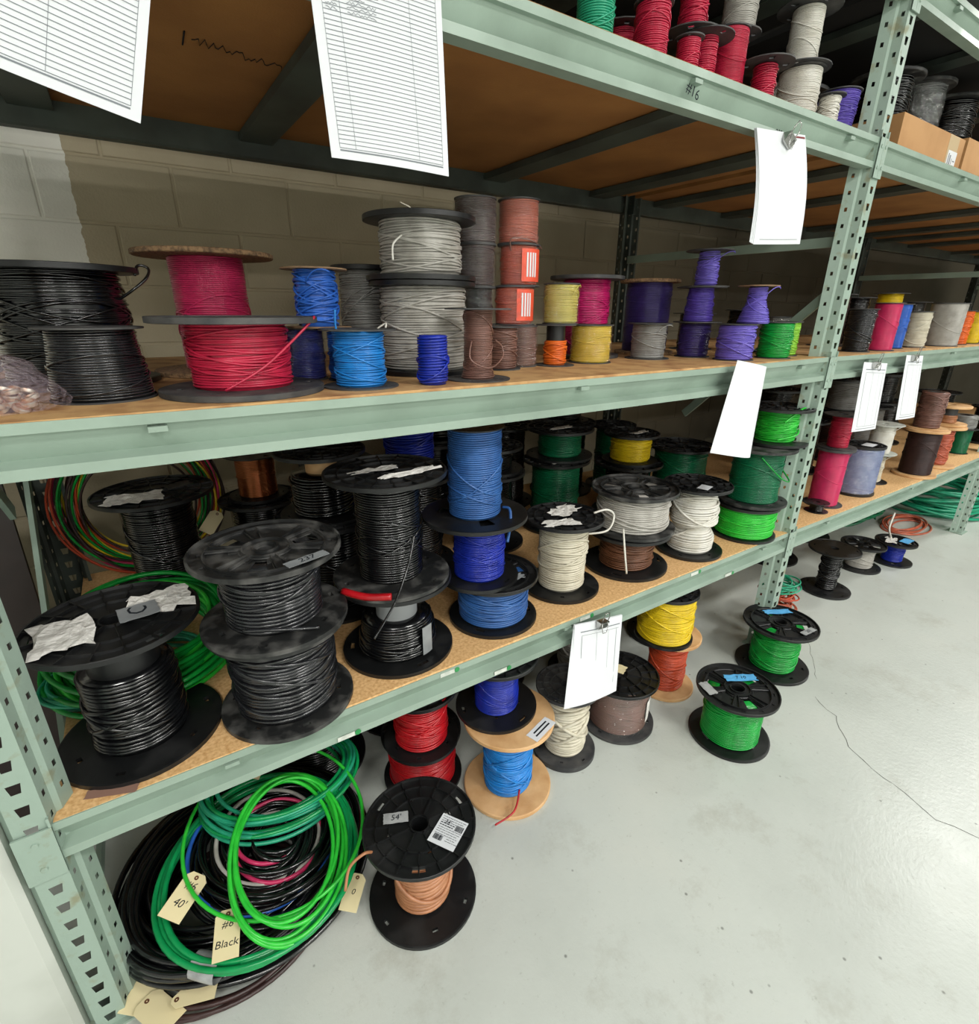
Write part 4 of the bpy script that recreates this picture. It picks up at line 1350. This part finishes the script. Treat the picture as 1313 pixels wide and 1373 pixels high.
t = reel('dark reel standing behind the purple spool on the high shelf', 3.02, .38, S3, .13, .22, .10, W_BLACK, .006, fm=DUSTY, loops=2, **K)
t = reel('red and dark spool at the back of the high shelf', 2.1, .36, S3, .09, .2, .05, W_CRIM, .004, loops=2, **K)

# boxes
CARD = mat('cardboard', '#b98d5c', .8, col2='#a87c4c', nscale=5)


def box_thing(label, x0, x1, y0, y1, z0, h):
    t = empty('cardboard_box', ((x0 + x1) / 2, y0, z0), label=label, cat='box', group='cardboard boxes on the high shelf')
    w_ = (x1 - x0) / 2
    d_ = y1 - y0
    obj('carton', MB().box(-w_, w_, 0, d_, 0, h), CARD, t)
    obj('lid_flap', MB().box(-w_, w_, 0, d_ / 2 - .002, h, h + .003).box(-w_, w_, d_ / 2 + .002, d_, h, h + .003), CARD, t)
    return t


t = box_thing('cardboard box with white label under black reels, just past the middle post', 3.26, 3.86, .075, .48, S3, .135)
obj('tape_band', MB().box(.14, .24, -.0008, 0, .0, .137), mat('clear_packing_tape', '#cbb592', .2), t)
LBL = obj('white_label', MB().box(.155, .245, -.0016, -.0008, .01, .085), PAPER, t)
obj('print', MB().box(.165, .172, -.002, -.0016, .02, .075).box(.18, .19, -.002, -.0016, .03, .07).box(.2, .204, -.002, -.0016, .02, .06).box(.215, .235, -.002, -.0016, .05, .054).box(.215, .235, -.002, -.0016, .035, .038), RULE, LBL)
t2 = box_thing('second cardboard box further along the high shelf', 3.89, 4.55, .075, .5, S3, .150)
K = dict(group='black cable reels on the cardboard boxes', seg=28, sides=5, tips=0)
t = reel('wrapped black reel on the nearer cardboard box', 3.42, .24, S3 + .1385, .130, .17, .095, W_BLACK, .006, st='oldwood', sb='oldwood', fm=DUSTY, mess=.006, loops=8, **K)
t = reel('wrapped black reel over the gap between the cardboard boxes', 3.72, .24, S3 + .1385, .125, .20, .095, W_BLACK, .006, st='oldwood', sb='oldwood', fm=DUSTY, film=True, mess=.006, loops=8, **K)
t = reel('wrapped black reel on the second cardboard box', 4.1, .26, S3 + .1535, .15, .20, .11, W_BLACK, .006, st='oldwood', sb='oldwood', fm=DUSTY, mess=.006, loops=8, **K)


# ------------------------------------------------------------------ papers hung on the beams
def sheet(label, TL, TR, BR, BL, out=(0, -1, 0), curl=.0, vcurl=.0, rules=0, cols=(), header=False, sheets=1, fan=.0, clip=True, name='list_sheet', thick=.0008, back_only=False, foot=True, seed=1, writing=0):
    TL, TR, BR, BL = [np.array(p, float) for p in (TL, TR, BR, BL)]
    o = np.array(out, float)
    root = empty(name, tuple((TL + TR) / 2), label=label, cat='paper', group='paper lists clipped to the beams')
    org = (TL + TR) / 2

    def pos(u, v, off=0, k=0):
        p = (TL * (1 - u) + TR * u) * (1 - v) + (BL * (1 - u) + BR * u) * v
        b = curl * math.sin(PI * u) * (.25 + .75 * v) + vcurl * math.sin(PI * v)
        f = fan * k * v
        return p - org + o * (b + off) + np.array([-f, -f * .3, f * .25])
    for k in range(sheets):
        nx, ny = 12, 16
        V, F = [], []
        for s in (0, 1):
            for iy in range(ny + 1):
                for ix in range(nx + 1):
                    V.append(pos(ix / nx, iy / ny, -k * .0022 - (thick if s else 0), k))
        kk = (nx + 1) * (ny + 1)
        for iy in range(ny):
            for ix in range(nx):
                a = iy * (nx + 1) + ix
                F.append((a, a + nx + 1, a + nx + 2, a + 1))
                F.append((kk + a + 1, kk + a + nx + 2, kk + a + nx + 1, kk + a))
        ring = [ix for ix in range(nx + 1)] + [iy * (nx + 1) + nx for iy in range(1, ny + 1)] + [ny * (nx + 1) + ix for ix in range(nx - 1, -1, -1)] + [iy * (nx + 1) for iy in range(ny - 1, 0, -1)]
        for i in range(len(ring)):
            a, b = ring[i], ring[(i + 1) % len(ring)]
            F.append((a, b, kk + b, kk + a))
        obj('sheet', MB().add(V, F), PAPER, root, 'all' if False else 40)
    lines = MB()

    def hline(v, u0, u1, wd, e=.0006):
        n = 12
        V, F = [], []
        for i in range(n + 1):
            u = u0 + (u1 - u0) * i / n
            V += [pos(u, v - wd, e), pos(u, v + wd, e)]
            if i:
                F.append((2 * i - 2, 2 * i - 1, 2 * i + 1, 2 * i))
        lines.add(V, F)

    def vline(u, v0, v1, wd, e=.0006):
        n = 16
        V, F = [], []
        for i in range(n + 1):
            v = v0 + (v1 - v0) * i / n
            V += [pos(u - wd, v, e), pos(u + wd, v, e)]
            if i:
                F.append((2 * i - 2, 2 * i, 2 * i + 1, 2 * i - 1))
        lines.add(V, F)
    v0, v1, u0, u1 = .12, .945, .07, .945
    if rules:
        for i in range(rules + 1):
            hline(v0 + (v1 - v0) * i / rules, u0, u1, .0014)
        for u in (u0, *cols, u1):
            vline(u, v0, v1, .0013)
        if foot:
            hline(v1 + .012, u0, u1, .0035)
    elif header:
        hline(.10, .12, .95, .0060)
        hline(.145, .15, .93, .002)
        vline(.15, .145, .93, .0045)
        vline(.88, .145, .93, .0035)
        for u in (.45, .70):
            vline(u, .145, .93, .0018)
        hline(.93, .15, .93, .002)
        hline(.965, .12, .92, .0038)
    elif foot:
        hline(.955, .12, .92, .002)
    if lines.n:
        obj('printed_rules', lines, RULE, root)
    if writing:
        wr = MB()
        r = random.Random(seed)
        for row in range(writing):
            v = v0 + (v1 - v0) * (row + .6) / rules
            for (ua, ub) in ((u0 + .02, u0 + .10), (u0 + .17, u0 + .17 + r.uniform(.10, .24))):
                P = []
                m_ = int((ub - ua) / .012) + 2
                for i in range(m_):
                    P.append(pos(ua + (ub - ua) * i / (m_ - 1), v + r.uniform(-.007, .007), .001))
                wr.tube(P, .00035, 4)
        obj('handwriting', wr, RULE, root)
    return root, pos


sheet('large ruled list hanging highest at the near end, lower edge slanting', (.69, -.05, 2.03), (.90, -.05, 1.975), (.824, -.05, 1.698), (.612, -.05, 1.752), rules=34, cols=(.55,), curl=-.004, seed=2)
sheet('large ruled list with pencilled rows, second from the near end', (1.070, -.04, 1.972), (1.290, -.04, 1.975), (1.297, -.045, 1.694), (1.083, -.045, 1.695), rules=38, cols=(.19, .72), curl=.008, seed=4, writing=9)
rt, ps = sheet('thick pad of white lists under a metal clip on the high beam', (2.232, -.025, 1.918), (2.466, -.025, 1.936), (2.512, -.045, 1.662), (2.272, -.045, 1.646), curl=-.006, vcurl=.012, sheets=4, fan=.006, foot=True)
obj('red_rule', MB().add([ps(.55, .02, .001) , ps(.98, .02, .001), ps(.98, .035, .001), ps(.55, .035, .001)], [(0, 1, 2, 3)]), mat('dark_red_print', '#7a3034', .8), rt)
sheet('blank curled sheet seen from its back, on the middle beam', (2.316, -.03, 1.330), (2.485, -.03, 1.302), (2.452, -.05, 1.010), (2.190, -.07, 1.063), curl=.045, foot=False)
sheet('narrow list with printed header clipped to the middle beam, nearer of two', (3.205, -.02, 1.285), (3.425, -.02, 1.270), (3.400, -.05, .999), (3.175, -.05, 1.010), header=True, curl=.004)
sheet('narrow list with printed header clipped to the middle beam, further of two', (3.600, -.02, 1.297), (3.785, -.02, 1.288), (3.800, -.05, 1.010), (3.590, -.05, 1.018), header=True, curl=.006)
sheet('pad of printed lists clipped to the lower beam above the mauve reel', (1.716, -.025, .585), (1.925, -.025, .550), (1.895, -.06, .285), (1.690, -.06, .318), header=True, sheets=3, fan=.016, curl=.008)


def clip(label, x, y, z, ang=0, s=1.0, lean=0):
    t = empty('binder_clip', (x, y, z), (lean, ang, 0), label=label, cat='clip', group='binder clips on the beams')
    obj('clip_body', MB().prism([(-.009 * s, 0), (.009 * s, 0), (.002 * s, -.020 * s), (-.002 * s, -.020 * s)], -.014 * s, .014 * s, Matrix.Rotation(PI / 2, 4, 'Z') @ Matrix.Rotation(PI / 2, 4, 'X')), CHROME, t)
    for k, (dy, up) in enumerate(((-.008, 1), (-.009, -1))):
        P = [(-.008 * s, dy, 0), (-.010 * s, dy - .004, up * .012 * s), (-.006 * s, dy - .006, up * .026 * s), (.006 * s, dy - .006, up * .026 * s), (.010 * s, dy - .004, up * .012 * s), (.008 * s, dy, 0)]
        obj('clip_handle', MB().tube(P, .0012 * s, 6), CHROME, t, 'all')
    return t


clip('metal binder clip holding the pad on the high beam', 2.375, -.035, 1.918, .5, 1.3)
clip('metal binder clip on the nearer header list, middle beam', 3.295, -.03, 1.283, .0, 1.3)
clip('metal binder clip on the further header list, middle beam', 3.665, -.03, 1.296, .0, 1.3)
clip('metal binder clip holding the pad on the lower beam', 1.820, -.04, .572, .1, 1.3)


# ------------------------------------------------------------------ coils of cable
def coil_mb(Rx, Ry, n, r, spread, rnd, seg=56, sides=6, irr=.02, thick=.03):
    mb = MB()
    for k in range(n):
        t = np.linspace(0, 2 * PI, seg, endpoint=False)
        a = rnd.uniform(0, 2 * PI)
        b = rnd.uniform(0, 2 * PI)
        dr = rnd.uniform(-spread, spread)
        z = rnd.uniform(0, thick)
        cx, cy = rnd.uniform(-irr, irr), rnd.uniform(-irr, irr)
        rad = 1 + .015 * np.sin(2 * t + a) + .01 * np.sin(3 * t + b)
        P = np.stack([cx + (Rx + dr) * rad * np.cos(t), cy + (Ry + dr) * rad * np.sin(t), z + .3 * thick * np.sin(t + a) + r], 1)
        mb.tube(P, r, sides, closed=True)
    return mb


def coil(label, loc, rot, Rx, Ry, n, r, W, spread=.02, irr=.012, thick=.03, seed=1, seg=56, group='cable coils', name='cable_coil', extra=()):
    rnd = random.Random(seed)
    t = empty(name, loc, rot, label=label, cat='cable coil', group=group)
    obj('cable_turns', coil_mb(Rx, Ry, n, r, spread, rnd, seg, irr=irr, thick=thick), W, t, 'all')
    for (W2, n2) in extra:
        obj('cable_turns', coil_mb(Rx, Ry, n2, r, spread, rnd, seg, irr=irr, thick=thick), W2, t, 'all')
    return t


def tie(parent, a, R, r, material):
    """wrap of tape round the coil bundle at angle a"""
    T = Matrix.Rotation(a, 4, 'Z') @ Matrix.Translation((R, 0, 0)) @ Matrix.Rotation(PI / 2, 4, 'X')
    obj('tape_wrap', MB().lathe([(r, -.03), (r * 1.05, -.02), (r * 1.03, .02), (r, .03)], 14, M=T), material, parent, 30)


def htag(parent, x, y, z, w_, h_, ang, tilt, text, size, name='manila_tag', seed=0):
    """manila tag with a punched reinforcement and handwriting"""
    M = Matrix.Translation((x, y, z)) @ Matrix.Rotation(ang, 4, 'Z') @ Matrix.Rotation(tilt, 4, 'X')
    mb = MB()
    mb.prism([(-w_ / 2, -h_ / 2), (w_ / 2 - .012, -h_ / 2), (w_ / 2, -h_ / 2 + .012), (w_ / 2, h_ / 2 - .012), (w_ / 2 - .012, h_ / 2), (-w_ / 2, h_ / 2)], 0, .0008, M)
    o = obj(name, mb, MANILA, parent)
    obj('eyelet', MB().lathe([(.0015, .0008), (.005, .0014), (.005, .0008)], 12, M=M @ Matrix.Translation((w_ / 2 - .010, 0, 0))), W_BROWN, o)
    for i, (s, dx, dy) in enumerate(text):
        lettering(s, size, M @ Matrix.Translation((dx, dy, .001)) @ Matrix.Rotation(-PI / 2, 4, 'Z'), o)
    return o


GC = 'cable coils piled on the floor at the near end'
CP = (.760, .175)
t = coil('wide flat coil of thick black cable, lowest in the pile', (.775, .19, 0), (0, 0, 0), .255, .245, 26, .0075, W_BLACK, .035, .02, .07, 5, group=GC)
t = coil('second coil of black cable in the pile, turns running toward the near post', (.745, .16, .075), (.05, -.03, 0), .235, .215, 24, .007, W_BLACK, .045, .02, .05, 6, group=GC)
htag(t, -.055, -.225, .118, .105, .052, 1.35, .15, (("#6", .02, 0), ("Black", -.02, 0)), .022)
htag(t, .22, -.235, .02, .09, .045, .9, .15, (("0", 0, 0),), .02)
t = coil('inner coil of black cables with a few pink, blue and grey strands', (.82, .14, .10), (.08, .10, .3), .125, .125, 34, .0055, W_BLACK, .07, .02, .05, 7, group=GC, extra=((W_PINK, 2), (W_BLUE, 1), (W_LGREY, 2)))
t = coil('large coil of deep green cable bound with clear tape', (.790, .085, .145), (.10, -.06, 0), .225, .225, 7, .0068, W_COILG, .010, .006, .022, 8, group=GC)
tie(t, 3.95, .222, .026, CLEAR_TAPE)
htag(t, -.170, -.015, .055, .10, .055, .75, .2, (("#6", .022, 0), ("40'", -.016, 0)), .024)
t = coil('coil of bright green cable lying across the top of the pile', (.855, .045, .185), (.22, .22, -.25), .125, .185, 6, .0052, W_LGREEN, .016, .018, .03, 9, group=GC)
t = coil('compact coil of green cable at the back of the pile', (.885, .285, .165), (-.02, .08, 0), .195, .165, 12, .0055, W_TEAL, .018, .012, .05, 10, group=GC, extra=((W_COILG, 6),))
htag(t, -.06, .03, .07, .09, .05, 1.0, .2, (), .02)
t = coil('single thin turn of green cable round the whole pile', (.84, .13, .20), (.12, -.02, 0), .215, .24, 1, .0048, W_LGREEN, .0, .0, .01, 12, group=GC)
t = coil('dusty brown and red cables lying lowest beside the near post', (.70, .09, 0), (0, 0, 0), .205, .19, 6, .006, W_DBROWN, .03, .02, .02, 11, group=GC)
htag(t, -.19, -.08, .03, .09, .07, .9, .1, (), .02)
htag(t, -.17, -.14, .035, .10, .06, 2.1, .15, (), .02)
htag(t, -.10, -.16, .05, .09, .035, 2.8, .1, (), .02)

GS = 'cable coils on the lower shelf'
t = coil('bright green cable coil lying behind the paper topped reel', (.650, .50, S1 + .014), (.08, -.04, 0), .192, .225, 26, .0065, W_GREEN, .035, .012, .075, 20, group=GS, extra=((W_LGREEN, 6),))
t = coil('teal green cable coil under the bright green one', (.60, .42, S1 + .0), (0, 0, 0), .155, .10, 8, .005, W_TEAL, .02, .01, .03, 21, group=GS)
t = coil('upright coil of red, green and yellow wires behind the big black reel', (.70, 1.115, S1 + .25), (PI / 2 - .05, 0, 0), .205, .22, 10, .004, W_DBROWN, .04, .02, .05, 22, group=GS, extra=((W_YEL, 4), (W_GREEN, 5), (W_RORG, 6), (W_PINK, 3)))
htag(t, .19, -.11, .07, .09, .05, .9, 0, (), .02)
t = coil('folded dark rubber sheet and cable in the back corner', (1.12, .93, S1), (0, 0, 0), .10, .10, 10, .007, W_BLACK, .03, .01, .10, 23, group=GS)

GE = 'cable coils on the floor of the far bay'
t = coil('deep green cable coil under the far bay shelf', (5.10, .70, 0), (0, 0, 0), .32, .28, 26, .010, W_DGREEN, .06, .02, .22, 30, seg=40, group=GE)
t = coil('teal cable coil at the far post', (6.02, .34, 0), (0, 0, 0), .36, .30, 22, .011, W_TEAL, .05, .02, .16, 31, seg=40, group=GE)
t = coil('thin bundle of reddish wires in front of the deep green coil', (5.3, .28, 0), (0, 0, 0), .2, .10, 6, .006, W_SALM, .03, .02, .02, 32, seg=36, group=GE)
GP = 'small wire coils heaped behind the middle post'
for q, (z, W2, lb) in enumerate([(0, W_PYEL, 'lowest, pale yellow coil heaped at the middle post'), (.06, W_YEL, 'yellow coil heaped at the middle post'), (.115, W_SALM, 'salmon orange coil heaped at the middle post'), (.17, W_RORG, 'red orange coil heaped at the middle post'), (.225, W_TEAL, 'teal coil on top of the heap at the middle post')]):
    t = coil(lb, (3.165, .08, z), (0, 0, 0), .065, .065, 12, .0035, W2, .02, .01, .045, 40 + q, seg=32, group=GP)
    if q == 0:
        htag(t, .02, -.09, .01, .07, .05, .2, .1, (), .02)

# bag of copper lugs
BAG = bpy.data.materials.new('cloudy_plastic_bag')
BAG.use_nodes = True
nt = BAG.node_tree
b = nt.nodes['Principled BSDF']
b.inputs['Base Color'].default_value = (*lin('#cdb9c4'), 1)
b.inputs['Roughness'].default_value = .15
b.inputs['Alpha'].default_value = .16
n = nt.nodes.new('ShaderNodeTexNoise')
n.inputs['Scale'].default_value = 14
bp = nt.nodes.new('ShaderNodeBump')
bp.inputs['Strength'].default_value = 1
bp.inputs['Distance'].default_value = .02
nt.links.new(n.outputs['Fac'], bp.inputs['Height'])
nt.links.new(bp.outputs['Normal'], b.inputs['Normal'])
bag = empty('plastic_bag', (.545, .125, S2), label='clear plastic bag of copper pieces in front of the black reels', cat='bag')
mb = MB()
rr = random.Random(2)
nu, nv = 24, 10
V, F = [], []
for i in range(nv + 1):
    ph = PI / 2 * i / nv
    for k in range(nu):
        a = 2 * PI * k / nu
        q = 1 + .08 * math.sin(3 * a + i) + .05 * math.sin(7 * a + 2 * i) + rr.uniform(-.03, .03)
        V.append((.105 * q * math.cos(a) * math.cos(ph) ** .7, .07 * q * math.sin(a) * math.cos(ph) ** .7, .002 + .112 * math.sin(ph) * (1 - .25 * math.cos(a))))
for i in range(nv):
    for k in range(nu):
        k2 = (k + 1) % nu
        F.append((i * nu + k, i * nu + k2, (i + 1) * nu + k2, (i + 1) * nu + k))
obj('bag_film', MB().add(V, F), BAG, bag, 'all')
lug = MB().lathe([(0, 0), (.011, 0), (.012, .002), (.012, .006), (.009, .0075), (.0085, .004), (0, .004)], 14).mesh('copper_lug', 40)
lug.materials.append(mat('dull_copper', '#b98a6c', .4, metal=.6, col2='#d8d2c6', nscale=60))
for k in range(60):
    a, q = rr.uniform(0, 6.28), rr.uniform(0, .9) ** .6
    o = bpy.data.objects.new('copper_lug', lug)
    COL.objects.link(o)
    o.parent = bag
    o.location = (.078 * q * math.cos(a), .055 * q * math.sin(a), .004 + .010 * (k % 4) * (1 - .5 * q))
    o.rotation_euler = (rr.uniform(-.6, .6), rr.uniform(-.6, .6), 0)

# farthest bay: what shows of it past the far post
for x, y, z, R_, h, wm, lb in [(5.85, .15, S1, .12, .26, W_BLACK, 'black reel first on the lower shelf of the farthest bay'), (6.2, .2, S1, .13, .22, W_GREY, 'grey reel on the lower shelf of the farthest bay'),
        (5.9, .5, S1, .14, .32, W_BLACK, 'black reel at the back of the farthest lower shelf'), (5.72, .10, S2, .06, .17, W_BROWN, 'brown spool first on the middle shelf of the farthest bay'),
        (5.95, .14, S2, .07, .2, W_LGREY, 'grey spool on the middle shelf of the farthest bay'), (5.30, .12, S2, .07, .19, W_WHITE, 'white spool near the far post on the middle shelf'),
        (5.10, .12, S2, .06, .17, W_CRIM, 'crimson spool near the far end of the middle shelf')]:
    reel(lb, x, y, z, R_, h, R_ * .75, wm, .006, fm=BLACK, loops=1, tips=0, seg=24, sides=5, group='reels near the far post')
